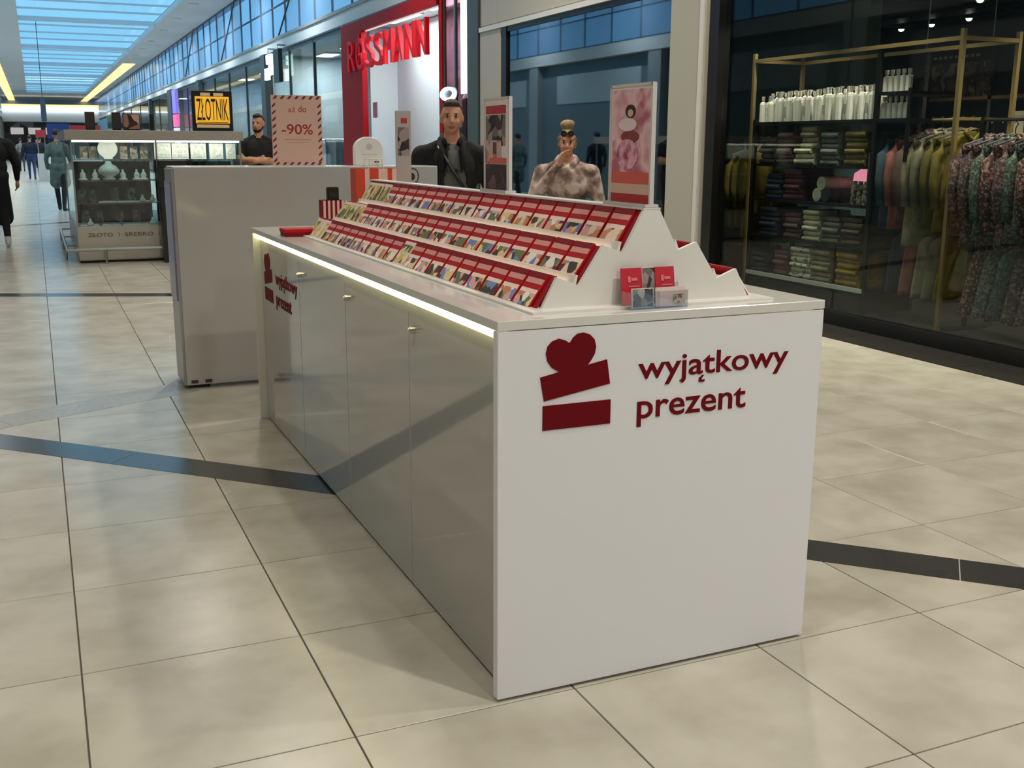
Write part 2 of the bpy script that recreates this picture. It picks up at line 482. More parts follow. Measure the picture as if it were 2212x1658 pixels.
struct('wall_partition', MB().box(XR + .1, 7.6, 13.62, 13.75, 0, 3.2), tw, 'dark teal side wall inside the empty shop')
struct('ceiling_shop', MB().box(XR + .1, 7.75, 8.4, 14.3, 3.05, 3.2), mat('shop_dark_ceiling', (44, 52, 56), .8), 'dark ceiling inside the empty shop')

# ------------------------------------------------------------------ red chain store
rs = empty('chain_store_front', (XR, 18, 0)); tag(rs, 'red framed chain store entrance with bright white interior', 'shop front')
REDF = mat('red_frame', (150, 8, 20), .6, spec=.15)
at(0, MB().box(XR - .06, XR + .05, 20.15, 21.6, 0, 3.70), 'pillar', REDF, rs, bevel=.005)
at(0, MB().box(XR - .06, XR + .05, 16.0, 20.15, 3.5, 3.70), 'header', REDF, rs)
at(0, MB().box(XR - .02, XR + .02, 15.88, 16.02, 0, 3.70), 'post', REDF, rs)
at(0, MB().box(XR + .01, XR + .04, 16.0, 20.1, 3.48, 3.5), 'light_line', mat('soft_line', (236, 240, 246), .5, emit=.35), rs)
mauve = glass('mauve_glass', (198, 160, 168), .09)
at(0, MB().box(XR + .02, XR + .035, 15.42, 15.88, .1, 3.66), 'glass_panel', mauve, rs)
at(0, MB().box(XR + .02, XR + .035, 14.98, 15.38, .1, 3.66), 'glass_panel', mauve, rs)
at(0, MB().box(XR, XR + .05, 15.385, 15.415, 0, 3.68), 'mullion', STEEL, rs)
at(0, MB().box(XR, XR + .05, 15.865, 15.885, 0, 3.68), 'mullion', STEEL, rs)
at(0, MB().box(XR - .035, XR - .01, 14.86, 15.05, 2.15, 3.66), 'light_tube', mat('soft_tube', (226, 236, 240), .5, emit=1.2), rs)
at(0, MB().box(XR + .1, XR + .4, 14.82, 15.35, .9, 2.1), 'red_panel', mat('dull_red', (132, 58, 66), .5), rs)
# inner white lining, lit
lin_m = mat('store_white', (206, 220, 224), .5)
struct('wall_store', MB().box(6.9, 7.0, 13.76, 24, 0, 3.7), lin_m, 'white wall inside the chain store')
struct('floor_store', MB().box(XR + .02, 7.2, 14.8, 21.6, 0, .004), mat('store_floor', (214, 214, 212), .3), 'pale floor inside the chain store')
struct('ceiling_store', MB().box(XR + .35, 7.3, 14.5, 21.6, 3.72, 3.8), lin_m, 'white ceiling inside the chain store')
struct('wall_store_side', MB().box(XR + .5, 7.2, 21.5, 21.6, 0, 3.7), lin_m, 'white side wall inside the chain store')
def ceiling_panel_light(x0, x1, y0, y1, z, watts, label, col=(1, .97, .92)):
    t = empty('light_panel', ((x0 + x1) / 2, (y0 + y1) / 2, z)); tag(t, label, 'ceiling light')
    dx, dy = (x1 - x0) / 2, (y1 - y0) / 2
    MB().box(-dx - .02, dx + .02, -dy - .02, dy + .02, 0, .03).build('frame', STEEL, t)
    MB().box(-dx, dx, -dy, dy, -.006, .0).build('diffuser', TUBEL, t)
    l = bpy.data.lights.new('lamp', 'AREA'); l.shape = 'RECTANGLE'; l.size = 2 * dx; l.size_y = 2 * dy; l.energy = watts; l.color = col
    lo = bpy.data.objects.new('lamp', l); COL.objects.link(lo); lo.parent = t; lo.location = (0, 0, -.02)
ceiling_panel_light(6.15, 6.45, 16.4, 18.0, 3.66, 34, 'long light panel inside the chain store, nearer of two', (.9, 1, 1))
ceiling_panel_light(6.15, 6.45, 18.6, 20.2, 3.66, 34, 'long light panel inside the chain store, farther of two', (.9, 1, 1))
# lettering
lt = empty('store_sign', (XR, 18.7, 2.8)); tag(lt, 'large red raised ROSSMANN lettering over the store entrance', 'sign')
LETR = mat('red_letter', (200, 12, 28), .5, emit=.06, spec=.2, ecol=(230, 20, 40))
ys = [(21.05, 20.40), (20.32, 19.62), (19.56, 19.08), (19.02, 18.52), (18.44, 17.78), (17.72, 17.18), (17.12, 16.74 - .18), (16.50, 15.98)]
ys = [(21.0 - i * .585, 21.0 - i * .585 - .50) for i in range(8)]
for ch, (a, b_) in zip('ROSSMANN', ys):
    q = text('letter', ch, LETR, lt, (a, b_, XR - .03, 2.80, 3.36), '-x', depth=.07, bold=.0)
    q.matrix_parent_inverse = Matrix.Translation(-lt.location)
oy = (ys[1][0] + ys[1][1]) / 2
em = MB().tube([(XR - .08, oy + .1, 2.93), (XR - .08, oy + .06, 3.06), (XR - .08, oy - .06, 3.07), (XR - .08, oy - .1, 2.93)], .03, 6)
em.tube([(XR - .08, oy + .06, 3.06), (XR - .08, oy + .08, 3.44)], .028, 6).tube([(XR - .08, oy - .04, 3.3), (XR - .08, oy + .1, 3.22)], .02, 6)
q = em.build('emblem', LETR, lt); q.matrix_parent_inverse = Matrix.Translation(-lt.location)
# things inside the chain store
sh = empty('display_rack', (6.4, 16.7, 0)); tag(sh, 'dark grey goods rack inside the chain store doorway', 'rack')
MB().box(-.25, .25, -.3, .3, 0, .12).build('base', DARKM, sh)
MB().box(.18, .22, -.3, .3, .12, 1.8).build('back', DARKM, sh)
for z in (.5, .95, 1.4):
    MB().box(-.22, .2, -.3, .3, z, z + .03).build('shelf', STEEL, sh)
    MB().box(-.15, .15, -.26, .24, z + .03, z + .3).build('stock', pattern('stock_print', [(40, 42, 48), (90, 92, 98), (30, 30, 34), (150, 150, 156)], 9), sh)
sg = empty('oval_sign', (XR - .02, 15.55, 2.17)); tag(sg, 'dark oval sign with glowing white ring beside the red store', 'sign')
rg = MB()
n = 28
for i in range(n):
    a, b_ = 2 * PI * i / n, 2 * PI * (i + 1) / n
    rg.prism([(.30 * math.cos(a), .10 * math.sin(a)), (.30 * math.cos(b_), .10 * math.sin(b_)), (.23 * math.cos(b_), .062 * math.sin(b_)), (.23 * math.cos(a), .062 * math.sin(a))], -.05, -.01, 'x')
rg.build('ring', TUBEL, sg)
MB().prism([(.34 * math.cos(2 * PI * i / n), .13 * math.sin(2 * PI * i / n)) for i in range(n)], -.01, .012, 'x').build('plate', mat('navy_plate', (38, 36, 66), .4), sg)
q = MB().box(XR + .1, XR + .12, 19.75, 20.02, 1.92, 2.2).build('notice', [mat('notice_paper', (170, 130, 134), .6)])
tag(q, 'small square notice hung inside the chain store entrance', 'notice')

# ------------------------------------------------------------------ further glass shop fronts on the right
def glass_shop(i, y0, y1, panes, interior, label, lamps=3):
    t = empty(f'window_{i}', (XR, (y0 + y1) / 2, 0)); t['kind'] = 'structure'; t['label'] = label
    n = panes; wd = (y1 - y0) / n
    for k in range(n):
        a = y0 + wd * k
        at(0, MB().box(XR + .02, XR + .035, a + .03, a + wd - .03, .12, 3.66), 'pane', SHOPGL, t)
        at(0, MB().box(XR - .0, XR + .06, a - .03, a + .03, 0, 3.72), 'mullion', DARKM, t)
    at(0, MB().box(XR, XR + .06, y0, y1, 3.62, 3.7), 'head', DARKM, t)
    at(0, MB().box(XR - .01, XR + .07, y0, y1, 0, .12), 'sill', BLACK, t)
    im = mat(f'shop_interior_{i}', interior, .6)
    struct(f'wall_shop_{i}', MB().box(9.2, 9.3, y0, y1, 0, 3.7), im, f'back wall of the glazed shop, {ORD[i]} along the hall')
    struct(f'ceiling_shop_{i}', MB().box(XR + .1, 9.3, y0, y1, 3.7, 3.8), im, f'ceiling of the glazed shop, {ORD[i]} along the hall')
    struct(f'wall_divider_{i}', MB().box(XR + .08, 9.2, y1 - .1, y1, 0, 3.7), im, f'side wall of the glazed shop, {ORD[i]} along the hall')
    for k in range(lamps):
        y = y0 + (y1 - y0) * (k + .5) / lamps
        ceiling_panel_light(6.9, 7.3, y - .5, y + .5, 3.66, 60, f'light panel in the {ORD[i]} glazed shop, {ORD[k]} from its near side', (.95, .98, 1))
    return t
glass_shop(2, 21.7, 29.2, 3, (178, 186, 186), 'tall glass shop front beyond the red pillar')
glass_shop(3, 29.6, 41.5, 4, (170, 184, 190), 'tall glass shop front in the middle of the row', 3)
glass_shop(4, 42.2, 60, 5, (176, 170, 160), 'far glass shop front with warm interior', 3)
glass_shop(5, 60.5, 98, 6, (170, 174, 176), 'farthest glass shop front before the end wall', 3)
for k, (y, z0) in enumerate(((29.4, 0), (41.8, 0), (60.2, 0))):
    struct(f'trim_{k + 4}', MB().box(XR - .12, XR + .3, y - .28, y + .28, 0, 3.72), DARKM, f'dark column between glazed shops, {ORD[k]} from the red store')
# goods racks inside the glazed shops
for i, (y, c) in enumerate(((23.2, (92, 104, 112)), (25.6, (120, 124, 128)), (27.8, (80, 96, 110)), (31.5, (110, 120, 126)), (35, (140, 138, 130)), (38.5, (90, 100, 120)), (46, (150, 120, 90)), (52, (120, 110, 100)))):
    t = empty('clothes_rack', (7.0, y, 0)); tag(t, f'rack of grey goods behind shop glass, {ORD[i]} from the red pillar', 'rack')
    MB().tube([(-.6, 0, 0), (-.6, 0, 1.55), (.6, 0, 1.55), (.6, 0, 0)], .02, 6).build('frame', STEEL, t)
    for k in range(7):
        MB().box(-.5 + .15 * k, -.41 + .15 * k, -.22, .22, .6 + .05 * (k % 3), 1.5).build('garment', mat(f'rack_cloth_{(i + k) % 5}', [(86, 98, 110), (160, 160, 158), (60, 66, 78), (120, 110, 104), (190, 190, 188)][(i + k) % 5], .9), t, bevel=.02)

# projecting signs
t = empty('projecting_sign', (5.6, 28.0, 3.0)); tag(t, 'glowing white letter sign hung above the glass shops', 'sign')
sgm = mat('sign_glow', (222, 250, 244), .5, emit=2.2, ecol=(214, 248, 242))
MB().prism([(-.42, .62), (.18, .62), (.18, .4), (-.1, .4), (-.1, .3), (.42, .3), (.42, .02), (-.02, .02), (-.02, .12), (-.42, .12)], -.03, .03, 'x').build('glyph', sgm, t)
MB().tube([(0, 0, .5), (.25, 0, .5)], .02, 6).build('bracket', STEEL, t)
MB().tube([(0, 0, .62), (0, 0, .76), (.28, 0, .76)], .02, 6).build('hanger_rod', STEEL, t)
t = empty('blade_sign', (5.62, 26.95, 2.9)); tag(t, 'tall black blade sign hung beside the glowing letter sign', 'sign')
MB().box(-.05, .05, -.3, .3, 0, .78).build('panel', BLACK, t, bevel=.01)
MB().tube([(0, 0, .78), (0, 0, .88), (.26, 0, .88)], .02, 6).build('hanger_rod', STEEL, t)
t = empty('banner_sign', (5.62, 49.0, 1.9)); tag(t, 'violet and pink upright light banner far along the shops', 'sign')
MB().box(-.06, .06, -1.6, -.4, .8, 1.75).build('upper_panel', mat('violet_glow', (120, 110, 205), .5, emit=.5), t)
MB().box(-.06, .06, -1.6, -.4, .25, .75).build('middle_panel', mat('pink_glow', (225, 95, 150), .5, emit=.5), t)
MB().box(-.06, .06, -1.6, -.4, -.6, .2).build('lower_panel', mat('lilac_glow', (205, 190, 240), .5, emit=.5), t)
MB().box(-.1, .1, -.4, .9, -1.9, 1.8).build('column', DARKM, t)

# ------------------------------------------------------------------ opposite side of the hall (seen far off and in reflections)
ofw = struct('wall_shops_opposite', MB().box(XL - .35, XL - .2, -15, 130, 0, 3.72), mat('opposite_dark', (104, 118, 122), .3), 'dark shop fronts on the opposite side of the hall')
struct('trim_10', MB().box(XL - .35, XL, -15, 130, 3.72, ZF), mat('soffit_band'), 'pale band above the opposite shop fronts')
for k in range(20):
    y = -12 + 7 * k
    MB().box(XL - .25, XL - .02, y, y + .6, 0, 3.72).build('column', mat('opposite_column', (150, 154, 154), .4), ofw)
    MB().box(XL - .2, XL - .18, y + 1.2, y + 6, 2.6, 3.4).build('lit_panel', mat('opposite_sign', (170, 178, 178), .5), ofw)

# near end and far end
struct('wall_behind', MB().box(XL - .5, 10, -15.3, -15, 0, ZC), WALLW, 'pale end wall behind the photographer')
we = struct('wall_end', MB().box(XL - .5, 10, 118, 118.4, 0, ZC), mat('end_wall', (190, 196, 200), .6), 'pale far end wall of the hall')
for z, m_, zz in ((4.75, COVE, .16), (4.35, TUBEL, .1)):
    MB().box(XL, XR, 108, 108.3, z, z + zz).build('gallery_edge_glow', m_, we)  # bars along the gallery edge given a glow of their own
MB().box(XL, XR, 108.3, 110, 3.4, 4.9).build('gallery_front', mat('gallery', (205, 206, 204), .6), we)
MB().box(XL, XR, 112, 112.3, 0, 3.4).build('far_shop_front', pattern('far_shops', [(60, 58, 58), (96, 88, 86), (130, 128, 130), (74, 66, 66)], 1.2, rand=False), we)
for k in range(5):
    MB().box(-1.8 + 1.5 * k, -.7 + 1.5 * k, 111.9, 112, 2.3, 2.9).build('far_shop_sign', mat('far_sign', (210, 200, 196), .5, emit=.4), we)

# ------------------------------------------------------------------ main white counter
CX0, CX1, CY0, CY1 = .98, 1.957, 2.31, 5.53
ct = empty('display_counter', (1.468, 3.92, 0)); tag(ct, 'long white sales counter with red gift logo on its end', 'counter')
def part(mb, name, m, par=ct, **k):
    o = mb.build(name, m, par, **k); 
    p = par
    off = Vector((0, 0, 0))
    while p is not None:
        off += p.location; p = p.parent
    o.matrix_parent_inverse = Matrix.Translation(-par.location) if par.parent is None else Matrix.Identity(4)
    return o
part(MB().box(CX0, CX1, CY0, CY0 + .028, .008, .974), 'end_panel', FRONTW, bevel=.0015)
part(MB().box(CX0, CX1, CY1 - .03, CY1, .008, .974), 'end_panel', WHITE, bevel=.0015)
part(MB().box(CX0 - .001, CX1 + .001, CY0 - .001, CY1 + .001, .976, 1.0), 'worktop', WHITE, bevel=.0015)
part(MB().box(CX0 + .1, CX1 - .1, CY0 + .05, CY1 - .05, .0, .06), 'plinth', BLACK)
part(MB().box(CX0 + .065, CX1 - .065, CY0 + .03, CY1 - .031, .03, .95), 'carcass', mat('carcass_white', (190, 188, 180), .5))
part(MB().box(CX0 + .012, CX0 + .05, CY0 + .03, CY1 - .032, .951, .9735), 'led_strip', LED)
seams = [CY0 + .03, 3.106, 3.86, 4.637, CY1 - .032]
for i in range(4):
    a, b_ = seams[i] + .003, seams[i + 1] - .003
    d = part(MB().box(1.018, 1.038, a, b_, .012, .945), 'door' if i < 3 else 'logo_panel', DOORG, bevel=.001)
    if i < 3:
        ky = b_ - .055
        k_ = part(MB().tube([(1.018, ky, .861), (1.0, ky, .861)], [.011, .011], 12).tube([(1.0, ky, .861), (.996, ky, .861)], [.008, .008], 12), 'lock', mat('chrome', (220, 220, 220), .12, metal=1.0), d)
        k_.matrix_parent_inverse = Matrix.Identity(4)
        part(MB().box(1.019, 1.022, b_ + .0005, b_ + .0035, .03, .945), 'seam_light_strip', mat('painted_seam_light', (226, 224, 214), .4))  # LED light leaking at the door gaps put into pale colour
# doors on the other long side
for i in range(4):
    a = CY0 + .034 + i * (CY1 - CY0 - .07) / 4
    part(MB().box(CX1 - .04, CX1 - .02, a, a + (CY1 - CY0 - .07) / 4 - .006, .012, .945), 'door', DOORG)
part(MB().box(CX1 - .05, CX1 - .012, CY0 + .03, CY1 - .032, .951, .9735), 'led_strip', LED)

EMB = [(1.093, .854), (1.145, .864), (1.125, .876), (1.112, .893), (1.108, .913), (1.112, .930), (1.124, .942), (1.143, .948), (1.160, .943), (1.173, .935), (1.182, .948), (1.194, .957), (1.212, .959), (1.229, .953), (1.242, .940), (1.247, .922), (1.244, .904), (1.235, .889), (1.224, .876), (1.279, .886), (1.289, .823), (1.104, .793)]
BAR = [(1.101, .718), (1.292, .718), (1.292, .781), (1.101, .781)]
part(MB().prism(EMB, CY0 - .0022, CY0, 'y'), 'emblem_heart_lid', LOGO)
part(MB().prism(BAR, CY0 - .0022, CY0, 'y'), 'emblem_box', LOGO)
def ptext(body, box, face, **k):
    o = text('lettering', body, k.pop('m', LOGO), ct, box, face, **k); o.matrix_parent_inverse = Matrix.Translation(-ct.location)
ptext('wyjatkowy', (1.371, 1.843, CY0, .806, .886), '-y', bold=.010)
ptext('prezent', (1.371, 1.709, CY0, .700, .777), '-y', bold=.010)
OG = [(0, 0), (-.010, -.008), (-.010, -.017), (.002, -.019), (.008, -.017), (.008, -.012), (.000, -.013), (-.002, -.009), (.006, 0)]
part(MB().prism([(1.566 + x, .822 + z) for x, z in OG], CY0 - .0022, CY0, 'y'), 'ogonek', LOGO)
my = lambda x: 5.425 - (x - 1.093)
part(MB().prism([(my(x), z - .07) for x, z in EMB], 1.0158, 1.018, 'x'), 'emblem_heart_lid', LOGO)
part(MB().prism([(my(x), z - .07) for x, z in BAR], 1.0158, 1.018, 'x'), 'emblem_box', LOGO)
ptext('wyjatkowy', (my(1.371), my(1.843), 1.018, .736, .816), '-x', bold=.010)
part(MB().prism([(my(1.566 + x), .752 + z) for x, z in OG], 1.0158, 1.018, 'x'), 'ogonek', LOGO)
ptext('prezent', (my(1.371), my(1.709), 1.018, .630, .707), '-x', bold=.010)

# ------------------------------------------------------------------ stepped card display on the counter
DY0, DY1 = 2.42, 4.93
CXM = 1.4635
prof = [(1.145, 1.0), (1.190, 1.084), (1.253, 1.060), (1.322, 1.161), (1.380, 1.141), (1.440, 1.249)]
left = prof
right = [(2 * CXM - x, z) for x, z in reversed(prof)]
full = left + right
ds = empty('card_display', (CXM, (DY0 + DY1) / 2, 1.0)); tag(ds, 'white stepped display stand holding rows of gift cards', 'display stand')
DW = mat('display_white', (222, 219, 213), .3)
def dpart(mb, name, m, **k):
    o = mb.build(name, m, ds, **k); o.matrix_parent_inverse = Matrix.Translation(-ds.location); return o
dpart(MB().prism(full, DY0, DY0 + .012, 'y'), 'end_panel', DW)
dpart(MB().prism(full, DY1 - .012, DY1, 'y'), 'end_panel', DW)
inner = [(1.165, 1.001), (1.196, 1.060), (1.262, 1.050), (1.330, 1.136), (1.387, 1.128), (1.441, 1.232)]
innr = inner + [(2 * CXM - x, z) for x, z in reversed(inner)]
dpart(MB().prism(innr, DY0 + .013, DY1 - .013, 'y'), 'tier_body', DW)
dpart(MB().box(1.438, 1.489, DY0 + .0, DY1, 1.2485, 1.2535), 'ridge_cap', DW)
dpart(MB().box(1.10, 1.83, DY0 - .05, DY1 + .03, 1.0002, 1.006), 'base_plate', DW)
# slanted faces: (bottom, top) of each row
faces = {'bottom': ((1.150, 1.008), (1.187, 1.082)), 'middle': ((1.262, 1.070), (1.318, 1.158)), 'top': ((1.388, 1.150), (1.437, 1.246))}
faces = {'bottom': ((1.128, 1.004), (1.190, 1.088)), 'middle': ((1.248, 1.064), (1.318, 1.160)), 'top': ((1.374, 1.146), (1.440, 1.249))}
for k_, ((xa, za), (xb, zb)) in faces.items():
    for sgn in (1, -1):
        X = (lambda x: x) if sgn > 0 else (lambda x: 2 * CXM - x)
        # red back board behind the cards, lip in front, warm light line under the peak above
        dpart(MB().prism([(X(xa + .008), za), (X(xb + .003), zb - .002), (X(xb + .008), zb - .003), (X(xa + .013), za)], DY0 + .014, DY1 - .014, 'y'), 'back_board', RED)
        if k_ != 'bottom':
            dpart(MB().prism([(X(xa - .006), za - .004), (X(xa + .004), za + .021), (X(xa + .009), za + .021), (X(xa + .003), za - .006)], DY0 + .014, DY1 - .014, 'y'), 'lip', DW)
        if k_ != 'bottom':
          dpart(MB().prism([(X(xa - .020), za + .004), (X(xa - .010), za + .000), (X(xa - .010), za + .002), (X(xa - .020), za + .006)], DY0 + .05, DY1 - .05, 'y'), 'light_line', LEDW)

# gift cards
PINKW = mat('card_pink', (218, 150, 142), .6, spec=.2)
PALEW = mat('card_pale', (248, 222, 208), .6, spec=.2)
REDC = mat('card_red', (178, 14, 24), .6, spec=.2)
DREDC = mat('card_dark_red', (128, 6, 18), .6, spec=.2)
PIC = pattern('card_picture', [(240, 214, 190), (196, 140, 96), (70, 60, 52), (230, 206, 160), (120, 140, 190), (246, 236, 226), (110, 120, 80), (220, 170, 160)], 34, rand=True)
BEI = pattern('beige_picture', [(226, 206, 160), (190, 170, 110), (104, 128, 60), (238, 226, 190), (220, 190, 90), (90, 80, 56)], 26, rand=True)
CW, CH, CT = .106, .100, .0045
def card_mesh(kind):
    m = MB()
    if kind == 'red':
        m.box(-CW / 2, CW / 2, 0, CT, 0, CH, 0)
        m.box(-CW / 2 + .004, CW / 2 - .004, -.0008, .0, CH * .66, CH * .82, 1)
        m.box(-CW / 2, CW / 2, -.0006, .0, CH * .84, CH, 3)
        m.box(-CW / 2 + .004, CW / 2 - .004, -.0008, .0, CH * .38, CH * .50, 4)
        m.box(-CW / 2 + .003, CW / 2 - .003, -.0008, .0, .0, CH * .38, 2)
        return m.mesh('gift_card', [REDC, PINKW, PIC, DREDC, PALEW])
    m.box(-CW / 2, CW / 2, 0, CT, 0, CH * .92, 1)
    m.box(-CW / 2 + .004, CW / 2 - .004, -.0008, 0, .006, CH * .78, 0)
    m.box(-CW / 2 + .004, CW / 2 - .004, -.0008, 0, CH * .82, CH * .90, 1)
    return m.mesh('gift_card', [BEI, PALEW])
cm = {'red': card_mesh('red'), 'beige': card_mesh('beige')}
def card(me, row, y, jitter):
    (xa, za), (xb, zb) = faces[row]
    ang = math.atan2(zb - za, xb - xa)          # lean of the rack face
    lean = PI / 2 - ang
    o = link('gift_card', me)
    # local: x across (world -y), y thickness (into the rack), z up the slope
    Rz = Matrix.Rotation(-PI / 2, 4, 'Z')
    Ry = Matrix.Rotation(lean, 4, 'Y')
    off = .003 if row == 'bottom' else .021
    o.matrix_world = Matrix.Translation((xa - .001 + off * math.cos(ang), y, za + off * math.sin(ang))) @ Ry @ Rz @ Matrix.Rotation(jitter, 4, 'Y')
    return o
BE = {'bottom': 2, 'middle': 3, 'top': 3}
for row in ('bottom', 'middle', 'top'):
    n = 21
    pitch = (DY1 - DY0 - .06) / n
    nb = 0
    for i in range(n):
        y = DY0 + .035 + pitch * (i + .5)
        bei = i >= n - BE[row] or (row == 'bottom' and i == 9)
        o = card(cm['beige' if bei else 'red'], row, y, random.uniform(-.012, .012))
        g_ = f'gift cards in the {row} row'
        if bei:
            tag(o, f'beige picture gift card without red sleeve, {ORD[i]} from the near end of the {row} row', 'gift card', g_)
        else:
            tag(o, f'red and white sleeved gift card, {ORD[i]} from the near end of the {row} row', 'gift card', g_)
# a few cards on the far slope of the stand, edge on behind the near end panel
for row in ('bottom', 'middle'):
    (xa, za), (xb, zb) = faces[row]
    for i in range(3):
        o = link('gift_card', cm['beige'])
        lean = PI / 2 - math.atan2(zb - za, xb - xa)
        y = DY0 + .07 + .115 * i
        o.matrix_world = Matrix.Translation((2 * CXM - xa + .001, y, za + .003)) @ Matrix.Rotation(-lean, 4, 'Y') @ Matrix.Rotation(PI / 2, 4, 'Z')
        tag(o, f'pale gift card on the far slope, {row} row, {ORD[i]} from the near end', 'gift card', 'gift cards on the far slope')

# posters on the ridge
def poster(y0, y1, z0, z1, label, parts, x=CXM):
    t = empty('tabletop_poster', (x, (y0 + y1) / 2, z0)); tag(t, label, 'poster')
    wd, ht = y1 - y0, z1 - z0
    MB().box(-.004, .004, -wd / 2, wd / 2, .006, ht).build('sheet', mat('poster_white', (222, 212, 208), .4), t)
    e = MB()
    for yy in (-wd / 2, wd / 2):
        e.box(-.006, .006, yy - .004, yy + .004, 0, ht + .004)
    e.box(-.006, .006, -wd / 2, wd / 2, ht - .002, ht + .005)
    e.build('frame', mat('clear_frame', (206, 200, 196), .25), t)
    MB().box(-.02, .02, -wd / 2 - .006, wd / 2 + .006, 0, .008).build('foot', mat('clear_frame'), t)
    for k, (nm, m_, a0, a1, b0, b1) in enumerate(parts):      # a: across from the far side (0) to the near side (1), b: up
        MB().box(-.0046 - .0003 * k, -.004, wd / 2 - a1 * wd, wd / 2 - a0 * wd, b0 * ht, b1 * ht).build(nm, m_, t)
    return t
PKSKY = pattern('pink_clouds', [(186, 120, 134), (206, 150, 160), (226, 190, 194), (176, 96, 116)], 9, kind='noise')
PKDR = pattern('pink_dress', [(188, 110, 138), (222, 170, 190), (150, 60, 84)], 22, kind='noise')
RB = mat('poster_red', (176, 44, 44), .4)
SAL = mat('poster_salmon', (204, 92, 78), .4)
CRM = mat('poster_cream', (206, 176, 158), .4)
DKB = mat('poster_dark_brown', (62, 30, 30), .5)
SKN = mat('poster_skin', (212, 168, 150), .5)
p2 = poster(2.428, 2.645, 1.254, 1.566, 'pink poster with a dark haired woman in the clouds standing on the ridge', [
    ('sky_print', PKSKY, .05, .97, .28, .97), ('salmon_band', SAL, .05, .97, .185, .285), ('cream_band', CRM, .05, .97, .10, .185), ('red_band', RB, .05, .97, .02, .10)])
def blob(t, name, m_, cy, cz, ry, rz, wd, ht, d=.0058, seg=18):
    pts = [(wd / 2 - (cy + ry * math.cos(2 * PI * i / seg)) * wd, (cz + rz * math.sin(2 * PI * i / seg)) * ht) for i in range(seg)]
    MB().prism(pts, -d, -.0045, 'x').build(name, m_, t)
wd, ht = .217, .312
blob(p2, 'hair_print', DKB, .50, .79, .12, .055, wd, ht, .0066)
blob(p2, 'face_print', SKN, .51, .775, .065, .032, wd, ht, .0072)
blob(p2, 'blouse_print', mat('poster_white2', (226, 206, 208), .4), .44, .68, .22, .055, wd, ht, .0069)
blob(p2, 'arms_print', mat('poster_arm', (132, 60, 52), .5), .5, .58, .22, .05, wd, ht, .0066)
blob(p2, 'dress_print', PKDR, .45, .43, .26, .13, wd, ht, .0072)
BW = pattern('bw_photo', [(60, 54, 54), (110, 100, 100), (40, 36, 38), (150, 138, 134)], 26)
WARM = pattern('warm_photo', [(150, 120, 110), (190, 160, 150), (96, 70, 66), (170, 110, 100)], 26)
p1 = poster(3.345, 3.560, 1.254, 1.566, 'red topped photo collage poster standing midway along the ridge', [
    ('red_band', RB, .06, .88, .84, .93), ('upper_photo', BW, .06, .86, .50, .83), ('middle_photo', WARM, .04, .70, .31, .56), ('salmon_band', SAL, .22, .90, .31, .37), ('lower_photo', pattern('dark_photo', [(80, 56, 60), (110, 80, 84), (56, 44, 46)], 20), .06, .90, .02, .30)])

# ------------------------------------------------------------------ things on the counter top
# leaflet holder
h_ = empty('leaflet_holder', (1.448, 2.375, 1.0)); tag(h_, 'clear acrylic leaflet holder on the counter before the white display end', 'leaflet holder')
MB().box(-.088, .088, .018, .022, 0, .06).build('back_wall', ACRYL, h_)
MB().box(-.088, .088, -.03, -.028, 0, .045).build('front_wall', ACRYL, h_)
MB().box(-.088, .088, -.03, .022, 0, .003).build('base', ACRYL, h_)
for x in (-.088, .0, .086):
    MB().box(x, x + .002, -.03, .022, 0, .045).build('divider', ACRYL, h_)
def leaflet(x, y, z0, w_, ht_, lean, rz, m_, label, cover=None, mark=False):
    t = empty('leaflet', (x, y, z0)); t.rotation_euler = (lean, 0, rz); tag(t, label, 'leaflet', 'leaflets in the clear holder')
    MB().box(-w_ / 2, w_ / 2, 0, .004, 0, ht_).build('sheet', m_, t)
    if cover:
        MB().box(-w_ / 2 + .002, w_ / 2 - .002, -.0008, 0, .002, ht_ - .002).build('cover_print', cover, t)
    if mark:
        lm = mat('leaflet_mark', (226, 120, 120), .5)
        MB().box(-.012, -.004, -.0016, -.0006, ht_ * .62, ht_ * .78).build('mark', lm, t)
        MB().box(-.002, .016, -.0016, -.0006, ht_ * .66, ht_ * .74).build('mark_line', lm, t)
        MB().box(-.010, .022, -.0016, -.0006, ht_ * .5, ht_ * .53).build('title_line', lm, t)
REDL = mat('leaflet_red', (190, 34, 46), .35)
leaflet(1.394, 2.384, 1.005, .062, .098, -.16, 0, REDL, 'red leaflet with pale lettering in the holder beside the photo leaflet', None, True)
leaflet(1.447, 2.388, 1.005, .04, .098, -.16, 0, mat('poster_white'), 'grey photo leaflet standing between the two red leaflets', BW)
leaflet(1.494, 2.384, 1.005, .058, .098, -.16, 0, REDL, 'red leaflet in the holder nearer the pillar side', None, True)
leaflet(1.405, 2.352, 1.004, .064, .050, -.1, 0, mat('poster_white'), 'black and white photo leaflet lying low in front of the holder', pattern('bw_photo_low', [(70, 66, 64), (130, 128, 124), (40, 38, 36), (170, 166, 160)], 60))
leaflet(1.488, 2.352, 1.004, .088, .050, -.1, 0, mat('leaflet_pink', (226, 200, 194), .4), 'pale pink leaflet with brown sketch low in front of the holder')
q = MB().box(1.488 + .008, 1.488 + .036, 2.3495, 2.3505, 1.012, 1.034)
tg = q.build('sketch', pattern('sketch_brown', [(222, 196, 188), (150, 122, 104), (224, 198, 190), (190, 160, 146), (110, 84, 70)], 190)); tg.parent = [o for o in bpy.data.objects if o.name.startswith('leaflet') and o.get('label', '').startswith('pale pink')][0]
tg.matrix_parent_inverse = Matrix.Translation((-1.488, -2.352, -1.004))

